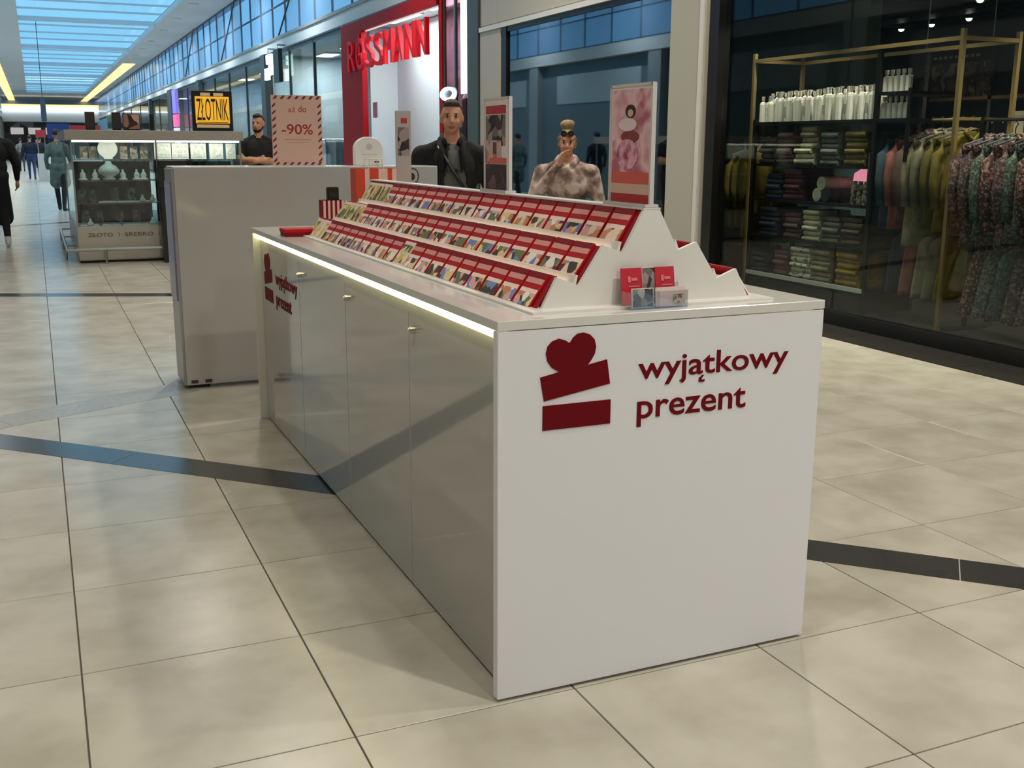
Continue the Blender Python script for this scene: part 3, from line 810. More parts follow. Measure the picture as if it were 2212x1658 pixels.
# red flat gift box
t = empty('gift_box', (1.095, 4.94, 1.0)); tag(t, 'flat dark red gift box lying at the far end of the counter', 'gift box')
MB().box(-.075, .075, -.06, .06, 0, .022).build('box_base', DREDC, t, bevel=.002)
MB().box(-.078, .078, -.063, .063, .018, .034).build('lid', REDC, t, bevel=.002)
# striped bag with black card terminal
t = empty('striped_box', (1.292, 5.10, 1.0)); tag(t, 'open red and white striped box standing behind the card display', 'box')
bd = MB()
for k in range(9):
    m_i = k % 2
    bd.box(-.05 + k * .1 / 9, -.05 + (k + 1) * .1 / 9, -.045, -.042, 0, .152, m_i)
MB().box(-.05, .05, .042, .045, 0, .152).build('back_wall', DREDC, t)
bd.build('striped_wall', [mat('box_pink', (222, 186, 184), .5), DREDC], t)
MB().box(-.05, -.047, -.042, .042, 0, .152).box(.047, .05, -.042, .042, 0, .152).build('side_wall', DREDC, t)
MB().box(-.047, .047, -.042, .042, 0, .12).build('filling', mat('box_filling', (160, 120, 118), .7), t)
t = empty('card_terminal', (1.298, 5.10, 1.12)); tag(t, 'small black card terminal sticking out of the striped box', 'card terminal')
MB().box(-.028, .028, -.02, .012, 0, .095).build('body', BLACK, t, bevel=.004)
MB().box(-.021, .021, -.0215, -.02, .05, .085).build('screen', mat('terminal_screen', (26, 32, 30), .15), t)
# tall orange red striped gift bag
t = empty('gift_bag', (1.52, 5.15, 1.0)); tag(t, 'tall orange red and white striped gift bag at the far end of the display', 'gift bag')
ORG = mat('bag_orange', (206, 66, 34), .4)
bd = MB()
for k, m_i in enumerate((0, 0, 1, 0, 0, 1, 1, 0, 1)):
    bd.box(-.103 + k * .206 / 9, -.103 + (k + 1) * .206 / 9, -.05, -.047, 0, .30, m_i)
bd.build('front_wall', [ORG, mat('bag_cream', (222, 186, 168), .5)], t)
MB().box(-.103, -.1, -.047, .05, 0, .30).box(.1, .103, -.047, .05, 0, .30).build('side_wall', ORG, t)
MB().box(-.1, .1, .047, .05, 0, .30).build('back_wall', ORG, t)
for k in (-1, 1):
    MB().tube([(-.04, .045 * k, .29), (-.03, .045 * k, .345), (.03, .045 * k, .345), (.04, .045 * k, .29)], .003, 6).build('handle', mat('cord_white', (224, 210, 204), .6), t)
# grey upright price panel (seen nearly edge on)
t = empty('tabletop_poster', (1.725, 5.30, 1.0)); tag(t, 'narrow grey upright info panel standing on the far counter end', 'poster')
MB().box(-.04, .04, -.004, .004, .0, .58).build('sheet', mat('grey_sheet', (172, 164, 160), .5), t)
MB().box(-.03, .03, -.0055, -.004, .36, .5).build('photo', BW, t)
MB().box(-.012, .02, -.0055, -.004, .52, .545).build('title', RB, t)
MB().box(-.06, .06, -.04, .04, 0, .008).build('foot', mat('clear_frame'), t)

# ------------------------------------------------------------------ tall white panel unit behind the counter
t = empty('panel_unit', (1.5, 6.55, 0)); tag(t, 'tall plain white partition unit standing behind the counter end', 'partition')
def upart(mb, name, m, **k):
    o = mb.build(name, m, t, **k); o.matrix_parent_inverse = Matrix.Translation(-t.location); return o
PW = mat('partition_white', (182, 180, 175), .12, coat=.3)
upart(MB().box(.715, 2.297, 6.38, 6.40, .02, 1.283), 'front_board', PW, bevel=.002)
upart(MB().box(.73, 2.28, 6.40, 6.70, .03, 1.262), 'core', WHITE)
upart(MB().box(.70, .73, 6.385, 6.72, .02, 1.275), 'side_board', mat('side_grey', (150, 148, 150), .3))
upart(MB().box(.692, .70, 6.42, 6.70, .52, 1.20), 'violet_glow_patch', mat('painted_violet_glow', (150, 144, 178), .25))  # violet glow on the side put into this strip's colour
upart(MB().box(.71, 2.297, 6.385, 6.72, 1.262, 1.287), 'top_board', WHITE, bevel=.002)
for x in (.80, 1.5, 2.2):
    upart(MB().box(x - .05, x + .05, 6.41, 6.68, 0, .03), 'foot', BLACK)
for x in (.76, .84):
    upart(MB().box(x - .02, x + .02, 6.3785, 6.38, .03, .05), 'scuff', mat('scuff_dark', (70, 66, 58), .8))
upart(MB().box(1.943, 1.986, 6.377, 6.38, 1.186, 1.261), 'red_sticker', DREDC)
upart(MB().box(2.016, 2.075, 6.377, 6.38, 1.193, 1.261), 'red_sticker', DREDC)
rg = MB(); n = 26
for i in range(n):
    a, b_ = 2 * PI * i / n, 2 * PI * (i + .6) / n
    rg.prism([(2.137 + .037 * math.cos(a), 1.226 + .05 * math.sin(a)), (2.137 + .037 * math.cos(b_), 1.226 + .05 * math.sin(b_)), (2.137 + .030 * math.cos(b_), 1.226 + .041 * math.sin(b_)), (2.137 + .030 * math.cos(a), 1.226 + .041 * math.sin(a))], 6.377, 6.38, 'y')
upart(rg, 'ring_sticker', BLACK)
upart(MB().prism([(2.130 + .018 * math.cos(2 * PI * i / 16), 1.223 + .022 * math.sin(2 * PI * i / 16)) for i in range(16)], 6.377, 6.38, 'y'), 'ring_centre', mat('sticker_maroon', (74, 30, 34), .5))

# sale poster on top
t = empty('sale_poster', (1.46, 6.53, 1.287)); tag(t, 'pink sale poster with striped border standing on the white partition', 'poster')
PAP = mat('poster_pink_paper', (224, 184, 172), .6)
MB().box(-.151, .151, -.004, .004, 0, .412).build('sheet', PAP, t)
MB().box(-.12, .12, -.0052, -.004, .03, .38).build('inner_panel', mat('poster_inner', (220, 184, 166), .6), t)
def stripes():
    m = MB()
    s = .028; d = .006
    for k in range(7):
        x = -.14 + k * .0425
        for z in (.004, .39):
            m.prism([(x, z), (x + .016, z), (x + .030, z + .018), (x + .014, z + .018)], -.0056, -.004, 'y')
    for k in range(9):
        z = .03 + k * .04
        for x in (-.147, .127):
            m.prism([(x, z), (x, z - .014 + .001), (x + .02, z + .004), (x + .02, z + .02)], -.0056, -.004, 'y')
    return m
stripes().build('striped_border', mat('border_maroon', (120, 40, 46), .6), t)
TX = mat('poster_text', (168, 44, 54), .6)
text('lettering', '-90%', TX, t, (-.094, .094, -.0052, .185, .245), '-y', .001, .01)
text('lettering', 'a\u017c', TX, t, (-.05, -.008, -.0052, .315, .346), '-y', .001)
text('lettering', 'do', TX, t, (.010, .058, -.0052, .315, .352), '-y', .001)
MB().box(-.08, .08, -.0056, -.0052, .152, .156).box(-.07, .07, -.0056, -.0052, .138, .141).build('small_print', mat('poster_small', (196, 140, 130), .6), t)
MB().box(-.16, .16, -.03, .03, 0, .006).build('foot', mat('clear_frame'), t)
# white arched ring-light device
t = empty('arched_stand', (1.91, 6.58, 1.287)); tag(t, 'white arched display stand on top of the partition', 'stand')
pts = [(-.09, 0), (.09, 0), (.09, .10)] + [(.09 * math.cos(a), .10 + .075 * math.sin(a)) for a in [PI * i / 14 for i in range(1, 14)]] + [(-.09, .10)]
MB().prism(pts, -.03, .03, 'y').build('arch', mat('arch_white', (232, 230, 226), .3), t, bevel=.003)
MB().prism([(.02 * math.cos(2 * PI * i / 14), .115 + .02 * math.sin(2 * PI * i / 14)) for i in range(14)], -.0312, -.03, 'y').build('round_mark', mat('mark_grey', (200, 196, 192), .5), t)
MB().box(-.05, .05, -.0312, -.03, .066, .07).build('line', mat('mark_grey'), t)
MB().box(.02, .075, -.034, -.03, .008, .04).build('label_card', mat('card_paper', (236, 234, 230), .5), t)
MB().box(.03, .06, -.035, -.034, .018, .028).build('label_print', DARKM, t)

# ------------------------------------------------------------------ jewellery stand
KX0, KX1, KY0, KY1 = .40, 2.39, 13.9, 17.4
kk = empty('jewellery_stand', (1.4, 15.6, 0)); tag(kk, 'glass jewellery stand with grey base and lit shelves', 'display case')
def kp(mb, name, m, **k):
    o = mb.build(name, m, kk, **k); o.matrix_parent_inverse = Matrix.Translation(-kk.location); return o
KG = mat('kiosk_grey', (150, 146, 138), .4)
KB = mat('kiosk_base', (168, 162, 152), .35)
kp(MB().box(KX0, KX1, KY0, KY1, .03, .43), 'base', KB, bevel=.004)
kp(MB().box(KX0 + .05, KX1 - .05, KY0 + .05, KY1 - .05, 0, .03), 'plinth', BLACK)
kp(MB().box(KX0 - .06, KX1 + .03, KY0 - .04, KY1 + .04, 1.46, 1.575), 'canopy', KG, bevel=.004)
kp(MB().box(KX0 + .02, KX1 - .02, KY0 + .03, KY0 + .07, 1.435, 1.458), 'light_line', mat('kiosk_led', (255, 250, 226), .5, emit=3.5))
for xx in (.88, 1.88):
    l = bpy.data.lights.new('lamp', 'AREA'); l.shape = 'RECTANGLE'; l.size = .9; l.size_y = .05; l.energy = 1.5; l.color = (1, .96, .86)
    lo = bpy.data.objects.new('lamp', l); COL.objects.link(lo); lo.parent = kk; lo.location = (xx - 1.4, KY0 + .1 - 15.6, 1.43); lo.rotation_euler = (.35, 0, 0)
for x in (KX0, 1.36, KX1 - .02):
    kp(MB().box(x, x + .02, KY0, KY0 + .02, .43, 1.46), 'post', STEEL)
    kp(MB().box(x, x + .02, KY1 - .02, KY1, .43, 1.46), 'post', STEEL)
kp(MB().box(KX0 + .02, 1.36, KY0 + .006, KY0 + .012, .44, 1.455), 'front_pane', CLEAR)
kp(MB().box(1.38, KX1 - .02, KY0 + .006, KY0 + .012, .44, 1.455), 'front_pane', CLEAR)
kp(MB().box(KX0 + .006, KX0 + .012, KY0 + .02, KY1 - .02, .44, 1.455), 'side_pane', CLEAR)
kp(MB().box(KX1 - .012, KX1 - .006, KY0 + .02, KY1 - .02, .44, 1.455), 'side_pane', CLEAR)
kp(MB().box(KX0 + .03, 1.34, KY0 + .66, KY0 + .68, .44, 1.20), 'back_panel', pattern('kiosk_back_print', [(58, 62, 58), (84, 84, 78), (104, 100, 90), (66, 70, 74), (46, 50, 48)], 7))
kp(MB().box(1.40, KX1 - .03, KY0 + .66, KY0 + .68, .44, 1.20), 'back_panel', MATS['kiosk_back_print'])
GSH = glass('glass_shelf', (206, 226, 222), .2)
for z in (.714, .984, 1.236):
    kp(MB().box(KX0 + .02, 1.35, KY0 + .02, KY0 + .62, z - .01, z), 'shelf', GSH)
    kp(MB().box(1.38, KX1 - .02, KY0 + .02, KY0 + .62, z - .01, z), 'shelf', GSH)
kp(MB().box(KX0 + .02, KX1 - .02, KY0 + .02, KY0 + .62, .43, .437), 'deck', mat('deck_white', (200, 204, 206), .4))
kt = mat('kiosk_letter', (84, 80, 76), .4)
for body, x0, x1 in (('Z\u0141OTO', .52, .80), ('|', .868, .874), ('SREBRO', .94, 1.27), ('|', 1.338, 1.344)):
    o = text('lettering', body, kt, kk, (x0, x1, KY0, .315, .36), '-y', .004); o.matrix_parent_inverse = Matrix.Translation(-kk.location)
# bumper rail around the base
rl = MB()
rl.tube([(.27, KY1 + .1, .17), (.27, KY0 - .12, .17), (KX1 + .1, KY0 - .12, .17), (KX1 + .1, KY1 + .1, .17)], .02, 8)
kp(rl, 'bumper_rail', STEEL)
for x, y in ((.27, KY0 + .6), (.27, KY0 + 2.0), (.27, KY1), (.7, KY0 - .12), (1.4, KY0 - .12), (2.1, KY0 - .12)):
    kp(MB().tube([(x, y, 0), (x, y, .17)], .014, 6), 'rail_post', STEEL)
    kp(MB().tube([(x, y, .17), (x + (.14 if x < .3 else 0), y + (0 if x < .3 else .13), .17)], .012, 6), 'rail_arm', STEEL)
# jewellery busts, discs, cards
JW = mat('bust_white', (226, 232, 236), .4)
bust_me = MB().lathe([(.0, 0), (.055, 0), (.05, .015), (.03, .03), (.036, .06), (.026, .085), (.012, .1), (.012, .125), (.0, .128)], seg=12).mesh('necklace_bust', JW, smooth=True)
for i, x in enumerate((.52, .66, .98, 1.14, 1.22)):
    o = link('necklace_bust', bust_me, None, (x, KY0 + .2, .984)); tag(o, f'small white necklace bust on the second glass shelf, {ORD[i]} from the aisle end', 'bust', 'necklace busts')
big = MB().lathe([(.0, 0), (.07, 0), (.075, .02), (.05, .035), (.12, .085), (.125, .12), (.09, .165), (.045, .19), (.03, .225), (.0, .23)], seg=16).mesh('necklace_bust', JW, smooth=True)
o = link('necklace_bust', big, None, (.82, KY0 + .2, .984)); tag(o, 'large white necklace bust in the middle of the second glass shelf', 'bust', 'necklace busts')
disc = MB().tube([(0, -.006, .12), (0, .006, .12)], .115, 24).box(-.05, .05, -.03, .03, 0, .012).mesh('round_display', mat('disc_grey', (206, 206, 200), .6))
o = link('round_display', disc, None, (.83, KY0 + .3, 1.236)); tag(o, 'round pale jewellery display disc on the top glass shelf', 'display disc')
for i, (x, w_) in enumerate(((1.47, .20), (1.68, .20), (1.90, .19), (2.12, .17), (2.30, .12))):
    o = MB().box(-w_ / 2, w_ / 2, -.006, .006, 0, .19).box(-w_ / 2 + .02, w_ / 2 - .02, -.009, -.006, .02, .17, 1).build('jewellery_card', [mat('jcard_white', (224, 224, 218), .6), pattern('jcard_print', [(214, 214, 208), (196, 198, 196), (226, 226, 220)], 40)], None, (x, KY0 + .25, 1.236))
    tag(o, f'white square earring card on the top shelf, {ORD[i]} from the middle post', 'display card', 'earring cards')
tray = MB().box(-.11, .11, -.08, .08, 0, .012).box(-.1, .1, -.07, .07, .012, .02, 1).mesh('jewellery_tray', [JW, pattern('tray_print', [(230, 234, 238), (180, 186, 190), (240, 240, 240), (120, 124, 128)], 50)], bevel=.002)
ti = 0
for z, xs in ((.437, (.55, .8, 1.04, 1.25, 1.55, 1.85, 2.15)), (.714, (.78, 1.0, 1.2, 1.5, 1.8, 2.1)), (.984, (1.5, 1.75, 2.0, 2.25))):
    for i, x in enumerate(xs):
        o = link('jewellery_tray', tray, None, (x, KY0 + .17, z))
        tag(o, f'white ring tray on the {"bottom deck" if z < .5 else ("lower" if z < .8 else "middle") + " glass shelf"}, {ORD[i]} from the aisle end', 'tray', 'ring trays')
ringh = MB().box(-.03, .03, -.03, .03, 0, .03).tube([(0, 0, .03), (0, 0, .075)], [.022, .008], 10).mesh('ring_holder', JW)
for i, (x, z) in enumerate(((1.18, .734), (1.30, .734), (1.28, .457), (.56, .457))):
    o = link('ring_holder', ringh, None, (x, KY0 + .10, z)); tag(o, f'small white ring cone standing on a tray, {["lower shelf, inner", "lower shelf, near the post", "deck, near the post", "deck, at the aisle end"][i]}', 'ring cone', 'ring cones')
stand_me = MB().prism([(0, 0), (.05, 0), (.035, .15), (.025, .15)], -.045, .045, 'x').mesh('necklace_stand', pattern('stand_print', [(150, 142, 128), (120, 116, 106), (176, 168, 152), (96, 94, 88)], 24))
for i, (x, z, lv) in enumerate(((.52, .457, 'deck'), (.68, .457, 'deck'), (.92, .457, 'deck'), (1.12, .457, 'deck'), (.50, .714, 'lower shelf'), (.62, .714, 'lower shelf'), (.88, .734, 'lower shelf'), (1.08, .734, 'lower shelf'),
                              (.56, 1.236, 'top shelf'), (.66, 1.236, 'top shelf'), (1.02, 1.236, 'top shelf'), (1.14, 1.236, 'top shelf'), (1.26, 1.236, 'top shelf'))):
    o = link('necklace_stand', stand_me, None, (x, KY0 + .38, z)); tag(o, f'sloping pale necklace stand on the {lv}, {ORD[i % 4 if i < 8 else i - 8]} from the aisle end', 'necklace stand', 'necklace stands')
# yellow sign on the stand
t = empty('yellow_sign', (2.12, 14.3, 1.575)); tag(t, 'black framed yellow goldsmith sign on top of the jewellery stand', 'sign')
MB().box(-.25, .25, -.03, .03, 0, .50).build('frame', BLACK, t, bevel=.004)
YS = mat('sign_yellow', (238, 178, 44), .5, emit=.35, ecol=(240, 176, 40))
MB().box(-.21, .21, -.036, -.03, .10, .43).build('face', YS, t)
MB().box(-.14, -.02, -.036, -.03, .435, .475).box(.02, .14, -.036, -.03, .435, .475).build('top_label', mat('sign_cream', (236, 206, 160), .5), t)
MB().box(-.20, .20, -.036, -.03, .045, .085).build('bottom_label', mat('sign_cream'), t)
text('lettering', 'Z\u0141OTNIK', BLACK, t, (-.195, .195, -.036, .135, .405), '-y', .003, .0)
MB().box(-.19, .19, -.037, -.036, .108, .116).build('rule', mat('sign_brown', (110, 70, 20), .5), t)
# little framed pictures on the canopy
FP = pattern('face_photo', [(60, 40, 34), (150, 110, 96), (190, 150, 136), (40, 28, 26)], 9)
for i, (x, wd_, ht_, m_) in enumerate(((.655, .11, .19, mat('pic_dark', (52, 36, 32), .5)), (.957, .10, .185, mat('pic_dark2', (40, 34, 34), .5)), (1.13, .20, .175, FP), (1.366, .045, .17, BLACK))):
    t = empty('picture_stand', (x, 14.2, 1.575)); tag(t, ['narrow dark brown picture board at the aisle end of the jewellery stand', 'dark picture board beside the face portrait on the jewellery stand', 'wide portrait board of a face on the jewellery stand', 'thin black board on the jewellery stand canopy'][i], 'picture')
    MB().box(-wd_ / 2, wd_ / 2, -.008, .008, 0, ht_ + .03).build('board', BLACK, t)
    MB().box(-wd_ / 2 + .008, wd_ / 2 - .008, -.0095, -.008, .02, ht_ + .02).build('print', m_, t)
    MB().box(-wd_ / 2, wd_ / 2, -.03, .03, 0, .006).build('foot', BLACK, t)
q = MB().box(1.36, 1.68, 13.62, 13.8, .0, .9).box(1.34, 1.70, 13.60, 13.82, .9, 1.14).box(1.36, 1.68, 13.62, 13.80, 1.14, 1.225).build('black_cabinet', mat('cabinet_black', (26, 24, 22), .4), bevel=.004)
tag(q, 'black cabinet standing before the jewellery stand behind the partition', 'cabinet')

# ------------------------------------------------------------------ far kiosks
t = empty('blue_kiosk', (.95, 45, 0)); tag(t, 'far blue topped kiosk in the middle of the hall', 'kiosk')
MB().box(-.42, .38, -.4, .4, 1.62, 2.17).build('sign_box', mat('deep_blue', (14, 44, 104), .5), t)
for x in (-.36, .32):
    MB().box(x - .04, x + .04, -.04, .04, 0, 1.62).build('post', DARKM, t)
MB().box(-.5, .5, -.5, .5, 0, 1.0).build('counter', WALLW, t)
t = empty('hanging_sign', (.44, 42.5, 2.2)); tag(t, 'thin dark hanging sign board high above the far aisle', 'sign')
MB().box(-.09, .09, -.03, .03, 0, .8).build('panel', mat('slate_blue', (60, 74, 92), .4), t)
MB().tube([(0, 0, .8), (0, 0, 3.39)], .012, 6).build('rod', DARKM, t)
for i, (x, y, wd_, ht_) in enumerate(((1.25, 30, .36, .22), (.3, 46, .18, .28))):
    t = empty('red_kiosk', (x, y, 0)); tag(t, ['far kiosk with a red banner behind the jewellery stand', 'small red kiosk far down the aisle'][i], 'kiosk')
    MB().box(-wd_, wd_, -.2, .2, 1.66, 1.66 + ht_).build('banner', mat('far_red', (178, 52, 56), .5), t)
    MB().box(-wd_, wd_, -.3, .3, 0, 1.05).build('counter', WALLW, t)
    for s in (-1, 1):
        MB().box(s * (wd_ - .05) - .02, s * (wd_ - .05) + .02, -.02, .02, 1.05, 1.66).build('post', STEEL, t)

# ------------------------------------------------------------------ clothes shop
CSD = mat('shop_dark_wall', (30, 34, 38), .6)
struct('floor_shop', MB().box(XR + .07, 11.8, -2, 13, .0, .05), mat('shop_floor_brown', (40, 35, 30), .3), 'dark floor inside the clothes shop')
struct('wall_shop_back', MB().box(11.8, 11.95, -2, 13.1, 0, 3.1), CSD, 'dark back wall of the clothes shop')
struct('wall_shop_side', MB().box(7.76, 11.8, 13, 13.1, 0, 3.1), CSD, 'dark side wall of the clothes shop')
struct('wall_shop_near', MB().box(XR + .07, 11.8, -2.1, -2, 0, 3.1), CSD, 'dark near wall of the clothes shop')
cs = struct('ceiling_clothes_shop', MB().box(XR + .02, 11.95, -2.1, 13.1, 3.1, 3.2), mat('shop_black_ceiling', (20, 21, 23), .8), 'black ceiling of the clothes shop')
for y in (3.5, 5.5, 7.5, 9.8, 11.9):
    MB().box(7.0, 11.6, y - .03, y + .03, 3.02, 3.07).build('lighting_track', DARKM, cs)
for x in (8.2, 10.2):
    MB().box(x - .2, x + .2, 0, 12.5, 2.98, 3.02).build('air_duct', mat('duct_grey', (52, 54, 56), .5), cs)
struct('trim_11', MB().box(XR - .03, XR + .1, 8.53, 8.67, 0, 3.1), BLACK, 'black jamb between the clothes shop glass and the pillar')
w6 = empty('window_6', (XR, 5, 0)); w6['kind'] = 'structure'; w6['label'] = 'floor to ceiling glass front of the clothes shop'
at(0, MB().box(XR - .0, XR + .12, -15, 8.53, 0, .105), 'sill', BLACK, w6)
at(0, MB().box(XR + .0, XR + .1, -15, 8.53, 3.02, 3.1), 'head', BLACK, w6)
for a, b_ in ((6.86, 8.52), (3.9, 6.84), (-2, 3.88)):
    at(0, MB().box(XR + .04, XR + .052, a, b_, .105, 3.02), 'pane', glass('clothes_shop_glass', (222, 228, 226), .022), w6)

# brass frame
bf = empty('brass_frame', (6.47, 7.3, .05)); tag(bf, 'slender brass frame around the shelves and rails in the shop window', 'frame')
FX0, FX1, FY0, FY1, FZ = 6.2, 6.75, 6.03, 8.50, 2.2
def bp(mb, name, m=GOLD):
    o = mb.build(name, m, bf); o.matrix_parent_inverse = Matrix.Translation(-bf.location)
for x, y in ((FX0, FY0), (FX1, FY0), (FX0, FY1), (FX1, FY1)):
    bp(MB().box(x - .016, x + .016, y - .016, y + .016, .05, FZ + .05), 'post')
for x in (FX0, FX1):
    bp(MB().box(x - .014, x + .014, FY0, FY1, FZ - .03, FZ), 'rail')
for y in (FY0, FY1):
    bp(MB().box(FX0, FX1, y - .014, y + .014, FZ - .03, FZ), 'rail')
bp(MB().tube([(6.45, FY0, 1.62), (6.45, 6.86, 1.62)], .012, 8), 'hanging_rail')
bp(MB().box(FX0, FX1, FY0 - .014, FY0 + .014, 1.61, 1.63), 'cross_bar')
# black shelving
sv = empty('shelving_unit', (6.47, 7.65, .05)); tag(sv, 'black metal shelving unit in the clothes shop window', 'shelving')
def sp(mb, name, m=BLACK):
    o = mb.build(name, m, sv); o.matrix_parent_inverse = Matrix.Translation(-sv.location)
SY0_, SY1_ = 6.87, 8.47
for x in (6.21, 6.72):
    for y in (SY0_, SY1_ - .01):
        sp(MB().box(x - .015, x + .015, y - .02, y + .02, .05, 2.16 if y < 7 else 1.66), 'upright')
SHZ = (.26, .60, .945, 1.262, 1.635)
for z in SHZ:
    sp(MB().box(6.2, 6.72, SY0_, SY1_, z - .025, z), 'shelf')
sp(MB().box(6.19, 6.2, SY0_, SY1_, .225, .262), 'shelf_edge', mat('edge_painted_lit', (206, 206, 198), .4))  # lit look of the lowest shelf edge put into its colour
sp(MB().box(6.2, 6.72, SY0_, SY1_, .05, .2), 'plinth', mat('plinth_dark', (40, 38, 34), .5))
sp(MB().box(6.2, 6.72, 6.52, SY0_, 1.635 - .03, 1.635), 'side_shelf')
sp(MB().box(6.2, 6.22, 6.50, 6.53, 1.3, 1.86), 'side_upright'); sp(MB().box(6.2, 6.72, 6.52, SY0_, 1.815, 1.84), 'side_shelf')
# bottles
BOT = mat('bottle_white', (226, 222, 212), .35)
def bottle_mesh(h, r, tall):
    return MB().lathe([(0, 0), (r, 0), (r, h * .72), (r * .8, h * .8), (r * .35, h * .84), (r * .35, h * .9), (0, h * .9)], seg=10).mesh('bottle', BOT, smooth=False)
cap_a = MB().lathe([(0, 0), (.010, 0), (.010, .03), (0, .03)], seg=8).box(-.006, .028, -.005, .005, .028, .038).mesh('pump', mat('pump_white', (236, 236, 232), .3))
cap_b = MB().lathe([(0, 0), (.016, 0), (.016, .035), (0, .035)], seg=8).mesh('cap', mat('cap_pale', (214, 206, 196), .4))
bm_ = [bottle_mesh(.25, .028, 0), bottle_mesh(.22, .032, 0), bottle_mesh(.265, .03, 0)]
lab_me = MB().box(-.0295, -.0285, -.016, .016, .05, .13).mesh('label', mat('bottle_label', (150, 150, 146), .6))
for i in range(23):
    y = 8.42 - i * .066
    k = 1 if i < 3 else (2 if i > 12 else 0)
    hgt = (.25, .22, .265)[k]
    t = link('lotion_bottle', bm_[k], None, (6.255 + (.02 if i % 2 else 0), y, 1.635))
    tag(t, f'white lotion bottle on the top shelf, {ORD[i]} from the pillar end', 'bottle', 'bottles on the top shelf')
    link('pump' if i % 3 else 'cap', cap_a if i % 3 else cap_b, t, (0, 0, hgt * .9))
    if i % 4 == 1:
        link('label', lab_me, t)
for i in range(23):
    t = link('lotion_bottle', bm_[2 if i % 3 else 0], None, (6.345, 8.40 - i * .066, 1.635))
    tag(t, f'white lotion bottle in the back row of the top shelf, {ORD[i]} from the pillar end', 'bottle', 'bottles on the top shelf')
    link('cap', cap_b, t, (0, 0, .2385 if i % 3 else .225))
for i in range(5):
    for zz, nm in ((1.635, 'lower'), (1.84, 'upper')):
        y = 6.84 - i * .062
        t = link('lotion_bottle', bottle_mesh(.15, .027, 0), None, (6.26, y, zz))
        tag(t, f'short white bottle on the {nm} side shelf, {ORD[i]} from the black upright', 'bottle', 'bottles on the side shelves')
        link('cap', cap_b, t, (0, 0, .135))
# folded clothes in stacks
def fold_mesh(wy, dx, h):
    m = MB(); prof_ = []
    for a in range(7):
        th = -PI / 2 + PI * a / 6
        prof_.append((-dx / 2 + h / 2 - (h / 2) * math.cos(th), h / 2 + (h / 2) * math.sin(th)))
    prof_ += [(dx / 2, h), (dx / 2, 0)]
    m.prism([(p[0], p[1]) for p in prof_], -wy / 2, wy / 2, 'y')
    return m
FOLD = {}
CLC = {'cream': (206, 200, 168), 'mauve': (104, 76, 80), 'olive': (112, 98, 40), 'grey': (112, 112, 106), 'navy': (38, 48, 66), 'burgundy': (84, 42, 48), 'mustard': (166, 132, 50), 'beige': (158, 146, 118), 'rose': (128, 78, 80), 'charcoal': (52, 54, 54), 'patterned cream': (206, 204, 178), 'brown': (96, 78, 56)}
def cmat(c):
    if c == 'patterned cream':
        return pattern('cloth_patterned', [(210, 208, 182), (204, 202, 176), (214, 210, 186), (120, 116, 96), (208, 206, 180)], 38)
    return mat('cloth_' + c.replace(' ', '_'), CLC[c], .95, noise=(14, tuple(int(v * .8) for v in CLC[c]), .3, .7))
def stack(y, z, n, c, wy=.21, h=.045, x=6.40, dx=.36, where=''):
    for i in range(n):
        hh = h * (1 + .18 * math.sin(i * 2.3 + y * 9))
        o = fold_mesh(wy * (1 + .06 * math.sin(i * 1.7 + y)), dx, hh).build('folded_garment', cmat(c), None, (x + .012 * math.sin(i * 2.1), y + .008 * math.sin(i * 3.7), z), (0, 0, .04 * math.sin(i * 1.3 + y * 5)))
        tag(o, f'{c} folded garment, {ORD[i]} from the bottom {where}', 'folded clothes', 'folded clothes on the shelves')
        z += hh + .001
    return z
S2, S3, S4, S5 = 'on the second shelf', 'on the third shelf', 'on the fourth shelf', 'on the lowest shelf'
stack(8.28, 1.262, 5, 'charcoal', where=S2 + ' by the pillar')
stack(8.02, 1.262, 6, 'mauve', where=S2)
stack(7.76, 1.262, 3, 'cream', wy=.24, where=S2)
z = stack(7.70, 1.262 + .14, 4, 'beige', wy=.2, where=S2 + ', upper pile')
stack(7.42, 1.262, 6, 'grey', where=S2)
stack(7.10, 1.262, 6, 'olive', wy=.24, where=S2)
stack(8.15, .945, 5, 'navy', where=S3)
stack(7.88, .945, 6, 'burgundy', wy=.24, where=S3)
for k in range(3):
    o = MB().tube([(6.25, 0, 0), (6.55, 0, 0)], .058, 14).build('rolled_towel', cmat('cream' if k != 1 else 'charcoal'), None, (0, 7.58 - .11 * (k % 2) - .05 * (k // 2), .945 + .06 + .1 * (k // 2)))
    tag(o, ['cream rolled towel on the third shelf beside the burgundy stack', 'charcoal rolled towel on the third shelf', 'cream rolled towel lying on top of two rolls'][k], 'towel', 'rolled towels')
t = empty('glowing_lamp', (6.5, 7.27, .945)); tag(t, 'pink glowing table lamp on the third shelf', 'lamp')
MB().lathe([(0, 0), (.06, 0), (.06, .02), (.015, .03), (.015, .1), (0, .1)], seg=12).build('base', cmat('charcoal'), t)
MB().lathe([(0, .1), (.07, .1), (.1, .17), (.09, .25), (.03, .29), (0, .29)], seg=14).build('shade', mat('pink_shade', (240, 150, 170), .6, emit=.9, ecol=(250, 150, 170)), t, smooth=True)
for k in range(4):
    o = MB().lathe([(0, 0), (.028, 0), (.028, .15), (.02, .17), (.02, .19), (0, .19)], seg=10).build('patterned_jar', pattern('jar_print', [(170, 160, 140), (90, 86, 74), (204, 196, 176)], 60), None, (6.3, 7.16 - .068 * k, .945))
    tag(o, f'slim patterned jar on the third shelf, {ORD[k]} from the pink lamp', 'jar', 'patterned jars')
stack(8.2, .60, 6, 'navy', wy=.26, where=S4)
stack(7.86, .60, 5, 'mauve', where=S4)
stack(7.60, .60, 6, 'cream', where=S4)
stack(7.34, .60, 5, 'grey', where=S4)
stack(7.08, .60, 5, 'brown', wy=.22, where=S4)
stack(8.3, .26, 4, 'navy', where=S5)
